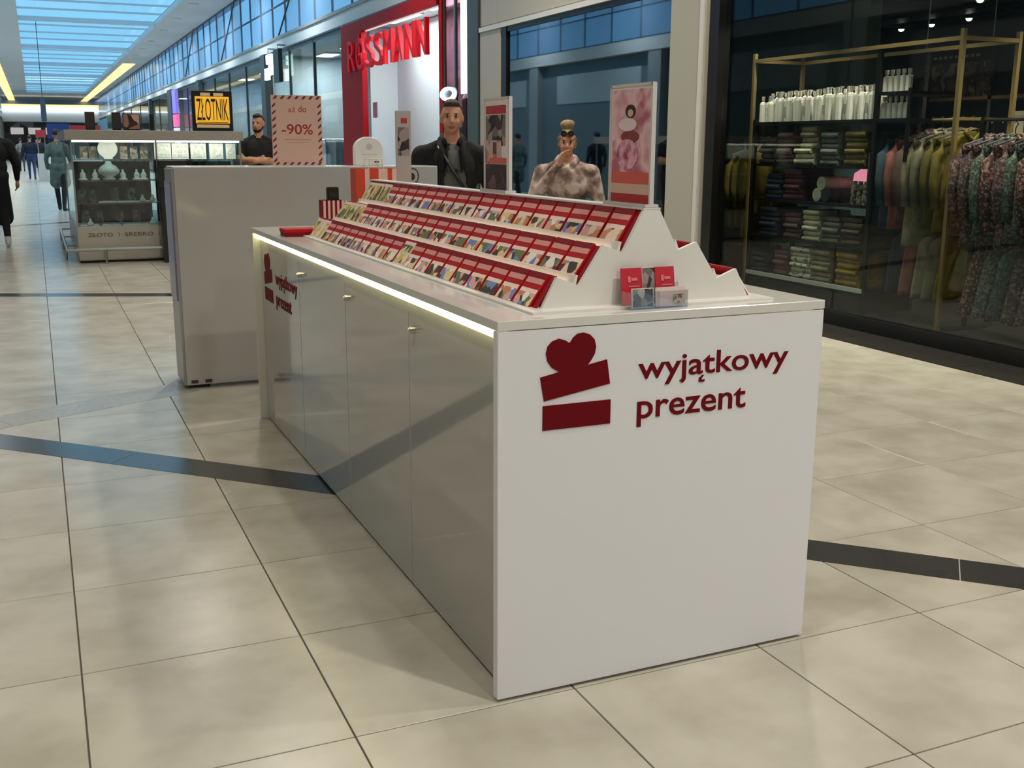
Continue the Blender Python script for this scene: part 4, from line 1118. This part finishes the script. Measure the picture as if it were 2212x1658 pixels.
stack(8.0, .26, 5, 'rose', wy=.18, where=S5)
stack(7.72, .26, 6, 'patterned cream', wy=.26, where=S5)
stack(7.44, .26, 6, 'beige', wy=.24, where=S5)
stack(7.10, .26, 6, 'mustard', wy=.26, where=S5)

# hanging clothes
def garment_body(w0, w1, length, thick, seed, flare=0.0):
    rnd = random.Random(seed); m = MB(); seg = 28; rows = 12
    ph = rnd.uniform(0, 6); kf = rnd.choice((5, 6, 7)); n0 = 0
    for r in range(rows + 1):
        tt = r / rows; z = -tt * length
        if tt < .12:
            ww = .05 + (w0 - .05) * min(1, tt / .10); z = -tt * length
        else:
            ww = w0 + (w1 - w0) * (tt - .12) / .88
        th_ = thick * (.35 + .65 * min(1, tt * 4))
        for s in range(seg):
            a = 2 * PI * s / seg
            wob = 1 + (.30 * tt) * math.sin(kf * a + ph)
            m.v.append((ww * math.cos(a), th_ * math.sin(a) * wob, z + .012 * tt * math.sin(3 * a + ph)))
    for r in range(rows):
        for s in range(seg):
            q = (s + 1) % seg
            m.f.append((r * seg + s, r * seg + q, (r + 1) * seg + q, (r + 1) * seg + s)); m.m.append(0)
    m.f.append(tuple(range(seg))); m.m.append(0)
    m.f.append(tuple(rows * seg + s for s in reversed(range(seg)))); m.m.append(0)
    return m
HW = mat('hanger_black', (22, 20, 20), .4)
hang_me = MB().tube([(-.20, 0, -.075), (0, 0, 0), (.20, 0, -.075)], .010, 6).tube([(0, 0, 0), (0, 0, .05), (.015, 0, .075), (.0, 0, .095), (-.02, 0, .085)], .004, 6).mesh('clothes_hanger', HW)
FLOR = lambda n, cs_: pattern('floral_' + n, cs_, 75)
def hung(x, y, ztop, length, m_, label, rack, seed, w0=.21, w1=.24, sleeves=True, thick=.038, hang=True, collar=True):
    t = empty('hanging_garment', (x, y, ztop)); t.rotation_euler = (0, 0, -.5 + random.Random(seed).uniform(-.12, .12))
    tag(t, label, 'garment', rack)
    garment_body(w0, w1, length, thick, seed).build('body', m_, t, smooth=True)
    if sleeves:
        for s in (-1, 1):
            MB().tube([(s * (w0 - .03), 0, -.07), (s * (w0 + .025), -.005, -.18), (s * (w0 + .035), -.012, -.38), (s * (w0 + .02), -.02, -min(.58, length * .85))], [.045, .05, .045, .036], 10).build('sleeve', m_, t, smooth=True)
    if collar:
        MB().tube([(-.06, -.015, .0), (-.03, -.035, -.04), (0, -.04, -.075), (.03, -.035, -.04), (.06, -.015, .0), (0, .03, .015), (-.06, -.015, 0)], .016, 6).build('collar', m_, t, smooth=True)
    if hang:
        h2 = link('clothes_hanger', hang_me, None, (x, y, ztop + .012)); h2.rotation_euler = t.rotation_euler
        tag(h2, 'black hanger carrying the ' + label, 'hanger', 'black hangers')
def cl(n, c):
    return mat('garment_' + n, c, .9, noise=(9, tuple(int(v * .72) for v in c), .32, .68))
R1 = 'clothes on the near brass rail'
row = [(6.10, cl('olive', (134, 116, 34)), 'olive yellow shirt at the near end of the brass rail', .95), (6.20, cl('dark_olive', (112, 98, 36)), 'dark olive shirt behind the olive yellow one', .9),
       (6.30, cl('khaki', (132, 124, 96)), 'khaki shirt in the middle of the brass rail', 1.0), (6.40, cl('beige', (168, 156, 124)), 'long beige shirt in the middle of the brass rail', 1.1),
       (6.50, cl('dusty', (120, 90, 84)), 'dusty brown shirt beside the long beige one', .9), (6.58, cl('pink', (176, 104, 94)), 'salmon pink shirt on the brass rail', .95),
       (6.68, cl('blue', (70, 92, 108)), 'slate blue shirt on the brass rail', .95), (6.77, cl('navy', (42, 56, 76)), 'navy shirt farthest along the brass rail', 1.0)]
for i, (y, m_, lb, ln) in enumerate(row):
    hung(6.45, y, 1.535, ln * .80, m_, lb, R1, 11 + i)
low = [(6.12, cl('olive', None), 'olive trousers hung low under the brass rail'), (6.24, cl('khaki', None), 'khaki trousers hung low under the brass rail'), (6.36, cl('beige', None), 'beige trousers hung low under the brass rail'),
       (6.50, cl('pink', None), 'salmon pink trousers hung low under the brass rail'), (6.66, cl('navy', None), 'navy trousers hung low under the brass rail')] if False else [
       (6.12, MATS['garment_olive'], 'olive trousers hung low under the brass rail'), (6.24, MATS['garment_khaki'], 'khaki trousers hung low under the brass rail'), (6.36, MATS['garment_beige'], 'beige trousers hung low under the brass rail'),
       (6.50, MATS['garment_pink'], 'salmon pink trousers hung low under the brass rail'), (6.66, MATS['garment_navy'], 'navy trousers hung low under the brass rail')]
for i, (y, m_, lb) in enumerate(low):
    hung(6.45, y, .74, .50, m_, lb, 'trousers under the brass rail', 31 + i, .13, .17, False, .035, False, False)
bp(MB().tube([(6.45, FY0, .76), (6.45, 6.86, .76)], .010, 8), 'low_rail')
# second rack, floral dresses
r2k = empty('clothes_rack', (6.42, 5.45, .05)); tag(r2k, 'black clothes rail of floral dresses at the picture edge', 'rack')
for y in (4.75, 5.98):
    MB().box(-.015, .015, y - 5.465, y - 5.435, 0, 1.58).build('post', BLACK, r2k)
MB().tube([(0, -.7, 1.56), (0, .53, 1.56)], .013, 8).build('rail', BLACK, r2k)
MB().tube([(0, -.7, .72), (0, .53, .72)], .011, 8).build('low_rail', BLACK, r2k)
for y in (-.7, .53):
    MB().box(-.22, .22, y - .02, y + .02, 0, .03).build('foot', BLACK, r2k)
fl_ = [FLOR('rust', [(96, 52, 44), (60, 44, 42), (150, 84, 74), (48, 38, 40), (176, 140, 128)]), FLOR('sage', [(96, 104, 90), (74, 84, 76), (128, 134, 118), (60, 66, 62)]), FLOR('mauve', [(104, 76, 78), (72, 56, 60), (150, 112, 112), (60, 48, 52)]),
       FLOR('teal', [(44, 66, 66), (58, 82, 80), (90, 108, 100), (36, 50, 52)]), FLOR('dark', [(46, 42, 44), (90, 64, 68), (60, 56, 56), (140, 112, 108)])]
fn = ['rust', 'sage', 'mauve', 'teal', 'dark']
pl2 = ['at the near end', 'second from the near end', 'third from the near end', 'fourth from the near end', 'fifth from the near end', 'sixth from the near end', 'seventh from the near end', 'eighth from the near end', 'ninth from the near end', 'tenth from the near end']
for i in range(10):
    y = 5.0 + i * .098; k = (3, 4, 2, 0, 1, 2, 0, 1, 4, 2)[i]
    hung(6.42, y, 1.49, .68 + .05 * (i % 3), fl_[k], f'{fn[k]} floral blouse {pl2[i]} of the black rail', 'floral clothes on the black rail', 51 + i)
for i in range(7):
    y = 5.02 + i * .13; k = (4, 1, 2, 4, 3, 1, 0)[i]
    hung(6.42, y, .70, .52, fl_[k], f'{fn[k]} floral skirt hung low, {pl2[i]} of the black rail', 'skirts on the low rail', 71 + i, .13, .2, False, .045, False, False)
# mustard coats by the pillar
t3 = empty('clothes_rack', (6.55, 8.75, .05)); tag(t3, 'thin steel rail of mustard coats beside the pillar', 'rack')
MB().tube([(-.02, -.18, 0), (-.02, -.18, 1.42), (-.02, .3, 1.42), (-.02, .3, 0)], .012, 6).build('frame', STEEL, t3)
for i in range(3):
    hung(6.53, 8.66 + .12 * i, 1.40, .78 if i else .9, cl('mustard', (120, 104, 32)), f'mustard coat beside the pillar, {ORD[i]} from the shelves', 'mustard coats', 91 + i)
o = MB().box(6.35, 6.7, 8.64, 9.0, .05, .42).box(6.33, 6.72, 8.62, 9.02, .42, .46).build('shoe_box', mat('box_maroon', (84, 40, 46), .6)); tag(o, 'maroon storage box on the shop floor beside the pillar', 'box')
# exit sign, globe for a blue reflection, wall poster, back shelves, spotlights
t = empty('exit_sign', (9.6, 10.86, 2.36)); tag(t, 'green lit running figure exit sign hung in the shop', 'exit sign')
EXG = mat('exit_green', (120, 215, 190), .5, emit=1.2, ecol=(120, 225, 200))
MB().box(-.02, .02, -.14, .14, 0, .2).build('panel', EXG, t)
MB().box(-.024, -.02, -.12, -.02, .03, .17).tube([(-.024, .05, .12), (-.024, .06, .06), (-.024, .1, .03)], .012, 5).tube([(-.024, .05, .155), (-.024, .05, .165)], .018, 8).build('pictogram', mat('exit_white', (236, 250, 246), .5, emit=1.6), t)
MB().tube([(0, 0, .2), (0, 0, .74)], .008, 6).build('rod', DARKM, t)
t = empty('reflection_globe', (8.6, 12.28, 2.16)); tag(t, 'pale blue glowing globe standing in for a reflection deep in the clothes shop', 'lamp')
MB().lathe([(.0, -.12)] + [(.12 * math.sin(PI * i / 10), -.12 * math.cos(PI * i / 10)) for i in range(1, 10)] + [(0, .12)], seg=18).build('globe', mat('reflected_blue_glow', (150, 205, 225), .5, emit=1.1, ecol=(150, 210, 235)), t, smooth=True)  # reflected blue light made as an added glowing globe
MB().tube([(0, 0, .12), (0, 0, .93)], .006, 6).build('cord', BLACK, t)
t = empty('wall_poster', (8.05, 7.88, 1.86)); tag(t, 'dark photo poster of people hung above the clothes rails', 'poster')
MB().box(-.015, .015, -.46, .46, 0, .46).build('board', BLACK, t)
MB().box(-.018, -.015, -.44, .44, .02, .33).build('photo', pattern('people_photo', [(60, 50, 48), (120, 98, 88), (84, 72, 70), (40, 38, 40), (150, 128, 116)], 9, kind='noise'), t)
for k in range(9):
    MB().box(-.018, -.015, .24 - k * .065, .28 - k * .065, .375, .40).build('title_letter', mat('title_grey', (150, 150, 150), .5), t)
for yy in (-.4, .4):
    MB().tube([(0, yy, .46), (0, yy, 1.24)], .005, 5).build('wire', STEEL, t)
t = empty('deep_shelf', (8.1, 7.2, 1.1)); tag(t, 'dark wooden shelf rack with pale boxes deep in the shop', 'shelving')
for z in (.02, .40, .74):
    MB().box(-.2, .2, -.75, .95, z, z + .03).build('shelf', mat('shelf_walnut', (88, 70, 44), .5), t)
for y in (-.75, .1, .92):
    MB().box(-.2, -.16, y, y + .04, -1.05, .77).build('upright', DARKM, t)
for i, (y, z, h2, w2) in enumerate(((-.6, .43, .3, .18), (-.36, .43, .25, .16), (-.14, .43, .2, .14), (-.55, .05, .28, .2), (-.25, .05, .2, .2), (.0, .05, .14, .2))):
    o = MB().box(-.12, .12, -w2 / 2, w2 / 2, 0, h2 * .8).box(-.125, .125, -w2 / 2 - .004, w2 / 2 + .004, h2 * .8, h2).build('storage_box', mat('cream_box', (226, 216, 186), .5), None, (8.1, 7.2 + y, 1.1 + z))
    tag(o, f'cream lidded box on the {"upper" if z > .2 else "lower"} deep shelf, {ORD[i % 3]} from the near end', 'box', 'cream boxes on the deep shelf')
cu = empty('pleated_curtain', (8.4, 6.85, 1.75)); tag(cu, 'cream pleated curtain hung behind the brass frame', 'curtain')
m = MB(); npl = 26
pr = [(.018 * (-1) ** k, -.6 + 1.0 * k / npl) for k in range(npl + 1)]
n0 = 0
for x_, y_ in pr:
    m.v += [(x_, y_, 0), (x_, y_, .75), (x_ + .006, y_, 0), (x_ + .006, y_, .75)]
for k in range(npl):
    a = 4 * k; b_ = a + 4
    m.f += [(a, b_, b_ + 1, a + 1), (a + 2, a + 3, b_ + 3, b_ + 2), (a, a + 2, b_ + 2, b_), (a + 1, b_ + 1, b_ + 3, a + 3)]; m.m += [0] * 4
m.build('cloth', mat('curtain_cream', (196, 180, 148), .9), cu)
MB().tube([(0, -.65, .77), (0, .45, .77)], .012, 6).build('rod', GOLD, cu)
SPOTS = [(8.0, 11.48, 0), (8.3, 11.6, 0), (8.07, 10.2, 8), (10.8, 11.6, 0), (10.74, 11.0, 8), (10.65, 10.3, 0), (9.44, 9.0, 10), (8.3, 6.0, 12), (6.9, 7.4, 16), (6.9, 5.4, 16), (6.05, 6.6, 12), (6.05, 8.1, 12), (6.05, 5.3, 10)]
spn = ['deepest over the glowing globe', 'beside the deepest spotlight', 'before the exit sign', 'far back in the shop corner', 'far back before the corner one', 'third of the far back row', 'in the middle of the shop', 'over the deep shelves',
       'behind the shelving', 'behind the floral rail', 'at the glass above the brass rail', 'at the glass above the shelves', 'at the glass above the floral rail']
for (x, y, p), n_ in zip(SPOTS, spn):
    t = empty('spotlight', (x, y, 2.96)); tag(t, 'small black track spotlight ' + n_, 'spotlight', 'shop spotlights')
    MB().lathe([(0, .13), (.035, .13), (.05, .0), (.044, .0), (.03, .1), (0, .1)], seg=14).build('can', BLACK, t)
    MB().lathe([(0, -.03), (.026, -.022), (.038, 0), (.038, .01), (0, .01)], seg=14).build('lens', mat('spot_lens', (255, 246, 230), .5, emit=16, ecol=(255, 246, 232)), t)
    if p:
        l = bpy.data.lights.new('lamp', 'SPOT'); l.energy = p * 9; l.spot_size = math.radians(100); l.spot_blend = .7; l.shadow_soft_size = .04; l.color = (1, .88, .7)
        lo = bpy.data.objects.new('lamp', l); COL.objects.link(lo); lo.parent = t; lo.location = (0, 0, -.05)

# ------------------------------------------------------------------ people
def seg_dist(P, a, b, ra, rb):
    a, b = np.array(a), np.array(b); ab = b - a; L = ab @ ab
    t_ = np.clip(((P - a) @ ab) / max(L, 1e-9), 0, 1)
    return np.linalg.norm(P - (a + t_[:, None] * ab), axis=1) - (ra + (rb - ra) * t_)
def ell_dist(P, c, r):
    q = (P - np.array(c)) / np.array(r); k = np.linalg.norm(q, axis=1)
    return (k - 1) * min(r)
def _sphere_unit(nu=16, nv=10):
    v = [(0, 0, 1)]; f = []
    for j in range(1, nv):
        th = PI * j / nv
        for i in range(nu):
            ph = 2 * PI * i / nu
            v.append((math.sin(th) * math.cos(ph), math.sin(th) * math.sin(ph), math.cos(th)))
    v.append((0, 0, -1)); e = len(v) - 1
    for i in range(nu):
        k = (i + 1) % nu
        f.append((0, 1 + i, 1 + k)); f.append((e, e - nu + k, e - nu + i))
        for j in range(nv - 2):
            p = 1 + j * nu
            f.append((p + i, p + nu + i, p + nu + k, p + k))
    return np.array(v), f
SPV, SPF = _sphere_unit()
def prim_mesh(prims):
    V = []; Fc = []; n = 0
    def add(v, f):
        nonlocal n
        V.append(v); Fc.extend([tuple(n + i for i in q) for q in f]); n += len(v)
    for kind, d, mi in prims:
        if kind == 'e':
            c, r = d
            add(SPV * np.array(r) + np.array(c), SPF)
        else:
            a, b, ra, rb = d; a, b = np.array(a, float), np.array(b, float)
            add(SPV * ra + a, SPF); add(SPV * rb + b, SPF)
            t_ = Vector(b - a).normalized(); u_ = t_.orthogonal().normalized(); w_ = t_.cross(u_)
            seg = 14; ring = []
            for p, r in ((a, ra), (b, rb)):
                for i in range(seg):
                    th = 2 * PI * i / seg
                    ring.append(p + r * (math.cos(th) * np.array(u_) + math.sin(th) * np.array(w_)))
            f = [(i, (i + 1) % seg, seg + (i + 1) % seg, seg + i) for i in range(seg)] + [tuple(reversed(range(seg))), tuple(range(seg, 2 * seg))]
            add(np.array(ring), f)
    me = bpy.data.meshes.new('raw'); me.from_pydata(np.vstack(V).tolist(), [], Fc)
    return me
def skin_body(name, prims, mats, parent, voxel, smooth_it=4, override=None):
    me = prim_mesh(prims)
    tmp = bpy.data.objects.new('raw', me)
    rm = tmp.modifiers.new('r', 'REMESH'); rm.mode = 'VOXEL'; rm.voxel_size = voxel; rm.use_smooth_shade = True
    sm = tmp.modifiers.new('s', 'SMOOTH'); sm.factor = .5; sm.iterations = smooth_it
    out = evaluated_mesh(tmp)
    bpy.data.objects.remove(tmp); bpy.data.meshes.remove(me)
    out.materials.clear()
    for m_ in mats:
        out.materials.append(m_)
    n = len(out.polygons); c = np.empty(n * 3); out.polygons.foreach_get('center', c); c = c.reshape(-1, 3)
    best = np.full(n, 1e9); idx = np.zeros(n, int)
    for kind, d, mi in prims:
        dd = ell_dist(c, *d) if kind == 'e' else seg_dist(c, *d)
        s = dd < best; best[s] = dd[s]; idx[s] = mi
    if override:
        idx = override(c, idx)
    out.polygons.foreach_set('material_index', idx.astype(np.int32))
    out.polygons.foreach_set('use_smooth', [True] * n)
    out.name = name
    return link(name, out, parent)
SKINM = mat('skin', (190, 138, 112), .55)
LIPM = mat('lips', (150, 78, 70), .5)
EYEW = mat('eye_shade', (140, 104, 86), .4)
BROW = mat('brow_brown', (112, 78, 60), .7)
EYED = mat('eye_dark', (40, 26, 20), .3)
def hand(prims, w_, d, side, mi, curl=.3, palm_n=(0, -1, 0)):
    """palm and five fingers from wrist w_ along direction d"""
    w_ = Vector(w_); d = Vector(d).normalized(); n = Vector(palm_n); n = (n - d * n.dot(d)).normalized(); s = d.cross(n).normalized() * side
    pc = w_ + d * .05
    prims.append(('c', (tuple(w_), tuple(w_ + d * .085), .024, .03), mi))
    prims.append(('c', (tuple(w_ + d * .03 + s * .015), tuple(w_ + d * .085 + s * .026), .018, .016), mi))
    prims.append(('c', (tuple(w_ + d * .03 - s * .015), tuple(w_ + d * .085 - s * .026), .018, .016), mi))
    for off, ln in ((-.030, .062), (-.010, .075), (.011, .080), (.031, .072)):
        b0 = w_ + d * .088 + s * off; b1 = b0 + (d * math.cos(curl) + n * math.sin(curl)) * ln * .5 + s * off * .12
        b2 = b1 + (d * math.cos(2.2 * curl) + n * math.sin(2.2 * curl)) * ln * .5
        prims.append(('c', (tuple(b0), tuple(b1), .0105, .0095), mi)); prims.append(('c', (tuple(b1), tuple(b2), .0095, .0085), mi))
    t0 = w_ + d * .03 + s * .026; t1 = t0 + (d * .6 + s * .7).normalized() * .045; t2 = t1 + (d * .9 + s * .2 + n * .3).normalized() * .035
    prims.append(('c', (tuple(t0), tuple(t1), .014, .012), mi)); prims.append(('c', (tuple(t1), tuple(t2), .012, .0095), mi))

def person(label, loc, rz, H=1.75, top=(20, 20, 22), legs=(28, 30, 36), shoes=(40, 38, 36), hair=(60, 44, 34), arms=None, bulk=1.0, short=False,
           hairstyle='short', top_mat=None, voxel=.012, stride=0.0, coat=False, headturn=0.0, override=None, extra_mats=(), hands=True, beard=False, tilt=0.0):
    t = empty('person', loc, rz); tag(t, label, 'person')
    sc = H / 1.75
    t.scale = (sc, sc, sc)
    TM = top_mat or mat('top_%d_%d_%d' % top, top, .85, noise=(12, tuple(int(v * .75) for v in top), .3, .7))
    LM = mat('legs_%d_%d_%d' % legs, legs, .85); SM = mat('shoes_%d_%d_%d' % shoes, shoes, .5)
    HM = mat('hair_%d_%d_%d' % hair, hair, .7, noise=(60, tuple(int(v * .6) for v in hair), .3, .7))
    mats = [SKINM, TM, LM, SM, LIPM, EYEW, EYED, HM, BROW] + list(extra_mats)
    p = []
    b = bulk
    # torso
    p += [('e', ((0, .0, 1.27), (.178 * b, .118 * b, .20)), 1), ('e', ((0, .0, 1.08), (.158 * b, .112 * b, .17)), 1), ('e', ((0, .005, .96), (.168 * b, .118 * b, .12)), 1 if coat else 2),
          ('c', ((-.145 * b, 0, 1.385), (.145 * b, 0, 1.385), .060 * b, .060 * b), 1), ('c', ((0, .008, 1.475), (-.15 * b, 0, 1.395), .050, .055), 1), ('c', ((0, .008, 1.475), (.15 * b, 0, 1.395), .050, .055), 1)]
    # neck and head, turned about the neck
    ct_, st_ = math.cos(headturn), math.sin(headturn)
    def hd(x, y, z):
        return (x * ct_ - y * st_, x * st_ + y * ct_ - .012, z)
    p.append(('c', ((0, .005, 1.42), (0, -.005, 1.55), .056, .054), 0))
    p += [('e', (hd(0, .012, 1.655), (.076, .094, .094)), 0), ('e', (hd(0, -.022, 1.60), (.060, .066, .078)), 0), ('e', (hd(0, -.045, 1.548), (.034, .034, .026)), 7 if beard else 0),
          ('c', (hd(0, -.088, 1.640), hd(0, -.106, 1.602), .009, .014), 0), ('e', (hd(0, -.094, 1.600), (.017, .013, .009)), 0),
          ('e', (hd(0, -.083, 1.570), (.023, .010, .008)), 4), ('e', (hd(-.074, .01, 1.625), (.012, .02, .030)), 0), ('e', (hd(.074, .01, 1.625), (.012, .02, .030)), 0)]
    for s in (-1, 1):
        p += [('e', (hd(s * .030, -.074, 1.640), (.0135, .009, .0065)), 5), ('e', (hd(s * .030, -.0795, 1.640), (.0085, .007, .0072)), 6), ('c', (hd(s * .016, -.088, 1.658), hd(s * .046, -.076, 1.660), .003, .003), 8), ('e', (hd(s * .036, -.062, 1.60), (.022, .02, .022)), 0)]
        if beard:
            p += [('c', (hd(s * .058, -.01, 1.585), hd(s * .03, -.055, 1.548), .018, .018), 7)]
    # legs
    for s in (-1, 1):
        st = stride * s
        hip = (s * .088, 0, .92); kn = (s * .095, -.02 - .16 * st + (.05 * abs(st)), .50); an = (s * .095, .02 - .38 * st, .09 + (.04 if st < 0 else 0))
        p += [('c', (hip, kn, .088 * b, .060), 2), ('c', (kn, an, .060, .044), 2)]
        if coat:
            p.append(('c', ((s * .07, 0, .95), (s * .09, -.02, .62 if coat is True else coat), .12, .13), 1))
        p += [('c', ((an[0], an[1] + .02, .045), (an[0] + s * .02, an[1] - .16, .038), .040, .034), 3), ('c', ((an[0], an[1], an[2]), (an[0], an[1] + .02, .05), .045, .042), 3)]
    arms = arms or {}
    for s, key in ((-1, 'l'), (1, 'r')):
        sh_ = (s * .180 * b, .0, 1.372); el, wr_, hd_ = arms.get(key, ((s * (.235 * b + .01), .03, 1.13), (s * .245 * b, -.03, .90), (0, -.15, -1)))
        am = 0 if short else 1
        if short:
            mid = tuple(np.array(sh_) * .45 + np.array(el) * .55)
            p += [('c', (sh_, mid, .066, .062), 1), ('c', (mid, el, .047, .042), 0)]
        else:
            p.append(('c', (sh_, el, .066 * b, .052 * b), 1))
        wv = Vector(wr_); ev = Vector(el)
        p.append(('c', (el, tuple(ev + (wv - ev) * .92), .050 * (1 if not short else .86) * b, .036), am))
        p.append(('c', (tuple(ev + (wv - ev) * .85), wr_, .030, .026), 0))
        if hands:
            hand(p, wr_, hd_, s if hd_[2] < 0 else -s, 0, .35, (-s, -.2, 0) if abs(hd_[2]) > .7 else (0, 1, 0))
    skin_body('body', p, mats, t, voxel, 3, override)
    # hair
    hp = []
    if hairstyle in ('short', 'bald'):
        hp += [('e', (hd(0, .028, 1.676), (.080, .090, .080)), 0), ('e', (hd(0, -.03, 1.724), (.058, .05, .026)), 0), ('e', (hd(0, .0, 1.735), (.05, .06, .026)), 0)]
        cut = lambda c, i: i
    elif hairstyle == 'bun':
        hp += [('e', (hd(0, .03, 1.668), (.082, .092, .092)), 0), ('e', (hd(0, -.03, 1.722), (.062, .05, .032)), 0), ('e', (hd(0, .0, 1.792), (.062, .060, .048)), 0), ('e', (hd(.03, -.02, 1.80), (.036, .04, .036)), 0), ('e', (hd(-.03, -.02, 1.795), (.036, .04, .036)), 0),
               ('c', (hd(-.072, -.015, 1.68), hd(-.076, .0, 1.585), .012, .007), 0), ('c', (hd(.072, -.015, 1.68), hd(.076, .0, 1.585), .012, .007), 0)]
    else:
        hp += [('e', (hd(0, .025, 1.672), (.083, .095, .09)), 0), ('c', (hd(0, .06, 1.66), hd(0, .075, 1.48), .075, .06), 0)]
    skin_body('hair', hp, [HM], t, .010, 2)
    return t

# man in a black jacket behind the counter
def man_over(c, idx):
    # open jacket front: grey shirt between the lapels
    f_ = (idx == 1) & (c[:, 1] < -.03) & (np.abs(c[:, 0] - .02) < .035 + (1.44 - c[:, 2]) * .17) & (c[:, 2] < 1.46) & (np.abs(c[:, 0]) < .12)
    idx[f_] = 9
    return idx
shirt = mat('shirt_grey', (92, 92, 92), .9)
mn = person('man in an open black jacket and grey shirt standing behind the counter', (2.62, 6.98, 0), -.36, 1.71, (16, 16, 18), hair=(66, 48, 36), bulk=1.16, override=man_over, extra_mats=[shirt], voxel=.010, beard=False)
# bag strap and shirt print
MB().tube([(-.10, -.09, 1.44), (-.03, -.150, 1.33), (.04, -.162, 1.22), (.13, -.150, 1.08), (.19, -.09, .98)], .013, 8).build('bag_strap', BLACK, mn, smooth=True)
for k in range(4):
    MB().box(-.05 + .035 * k, -.03 + .035 * k, -.146, -.140, 1.262, 1.288).build('shirt_print', BLACK, mn)
for s in (-1, 1):
    MB().tube([(s * .058, .02, 1.485), (s * .082, -.06, 1.455), (s * .070, -.118, 1.40), (s * .075, -.14, 1.28)], [.022, .024, .022, .016], 8).build('lapel', mat('jacket_black', (16, 16, 18), .85), mn, smooth=True)
MB().tube([(-.050, -.075, 1.455), (-.078, -.02, 1.478), (-.06, .05, 1.50), (0, .075, 1.51), (.06, .05, 1.50), (.078, -.02, 1.478), (.050, -.075, 1.455)], [.02, .026, .03, .03, .03, .026, .02], 10).build('jacket_collar', mat('jacket_black'), mn, smooth=True)
# woman with a bun in a checked jacket
CHECK = pattern('checked_fleece', [(70, 54, 52), (108, 88, 82), (146, 124, 114), (196, 178, 166)], 9, kind='noise', rough=.95)
wm = person('woman with a blonde bun and checked fleece jacket holding a hand to her mouth', (3.84, 7.66, 0), -.46, 1.535, (150, 130, 118), hair=(176, 152, 112), bulk=1.22, top_mat=CHECK, hairstyle='bun', coat=True, voxel=.010,
            arms={'l': ((-.29, -.06, 1.16), (-.075, -.185, 1.455), (.45, .1, .9)), 'r': ((.29, .02, 1.14), (.26, -.08, .93), (0, -.2, -1))})
MB().tube([(-.045, -.085, 1.44), (-.085, -.03, 1.475), (-.065, .055, 1.50), (0, .085, 1.51), (.065, .055, 1.50), (.085, -.03, 1.475), (.045, -.085, 1.44)], [.026, .034, .036, .036, .036, .034, .026], 10).build('jacket_collar', CHECK, wm, smooth=True)
SG = mat('sunglass_dark', (30, 20, 18), .15)
for s in (-1, 1):
    MB().lathe([(0, -.008), (.026, -.008), (.030, 0), (.026, .008), (0, .008)], seg=14).build('sunglasses_lens', SG, wm, (s * .033, -.098, 1.716), (1.25, 0, 0))
    MB().tube([(s * .060, -.09, 1.714), (s * .086, -.02, 1.69), (s * .084, .04, 1.66)], .004, 6).build('sunglasses_arm', SG, wm)
# bearded man in a black t-shirt beside the jewellery stand
person('bearded man in a black t-shirt with folded arms beside the jewellery stand', (2.70, 14.35, 0), -.2, 1.80, (16, 17, 20), hair=(30, 24, 22), bulk=1.12, short=True, voxel=.012, beard=True, headturn=-.35,
       arms={'l': ((-.27, -.05, 1.15), (-.02, -.20, 1.17), (1, -.1, .1)), 'r': ((.27, -.05, 1.15), (-.16, -.22, 1.20), (-1, -.1, .1))})
# passer-by in a long black coat at the picture edge
person('passer-by in a long black coat walking at the picture edge', (-.55, 16.7, 0), PI + .15, 1.78, (14, 14, 16), (18, 18, 20), (206, 206, 204), (24, 20, 20), coat=.40, bulk=1.25, stride=.35, voxel=.014)
# walkers further off
person('walker in a grey green coat beyond the jewellery stand', (.47, 25.2, 0), PI - .2, 1.72, (96, 116, 112), (18, 20, 26), (30, 30, 30), (40, 30, 26), coat=True, stride=.7, voxel=.02, hands=False)
person('walker in a dark jacket and blue jeans on the aisle', (-1.15, 24.0, 0), PI, 1.76, (26, 30, 36), (40, 50, 66), hair=(30, 24, 22), stride=.5, voxel=.02, hands=False)
person('distant walker in navy jacket in the middle of the aisle', (-.12, 48.0, 0), PI, 1.75, (24, 34, 56), (40, 60, 100), hair=(36, 30, 26), stride=.7, voxel=.025, hands=False, bulk=1.2)
person('distant walker in black beside the navy one', (.25, 50.0, 0), PI, 1.72, (26, 28, 32), (40, 44, 52), hair=(40, 34, 30), stride=.5, voxel=.025, hands=False, bulk=1.15)
person('distant walker in a pale top far down the aisle', (-.6, 62.0, 0), PI, 1.7, (150, 140, 136), (60, 62, 70), stride=.5, voxel=.03, hands=False)
person('distant walker in red far down the aisle', (.2, 70.0, 0), 0, 1.7, (150, 60, 60), (40, 42, 50), stride=.5, voxel=.03, hands=False)

bpy.data.scenes.remove(TMPS)
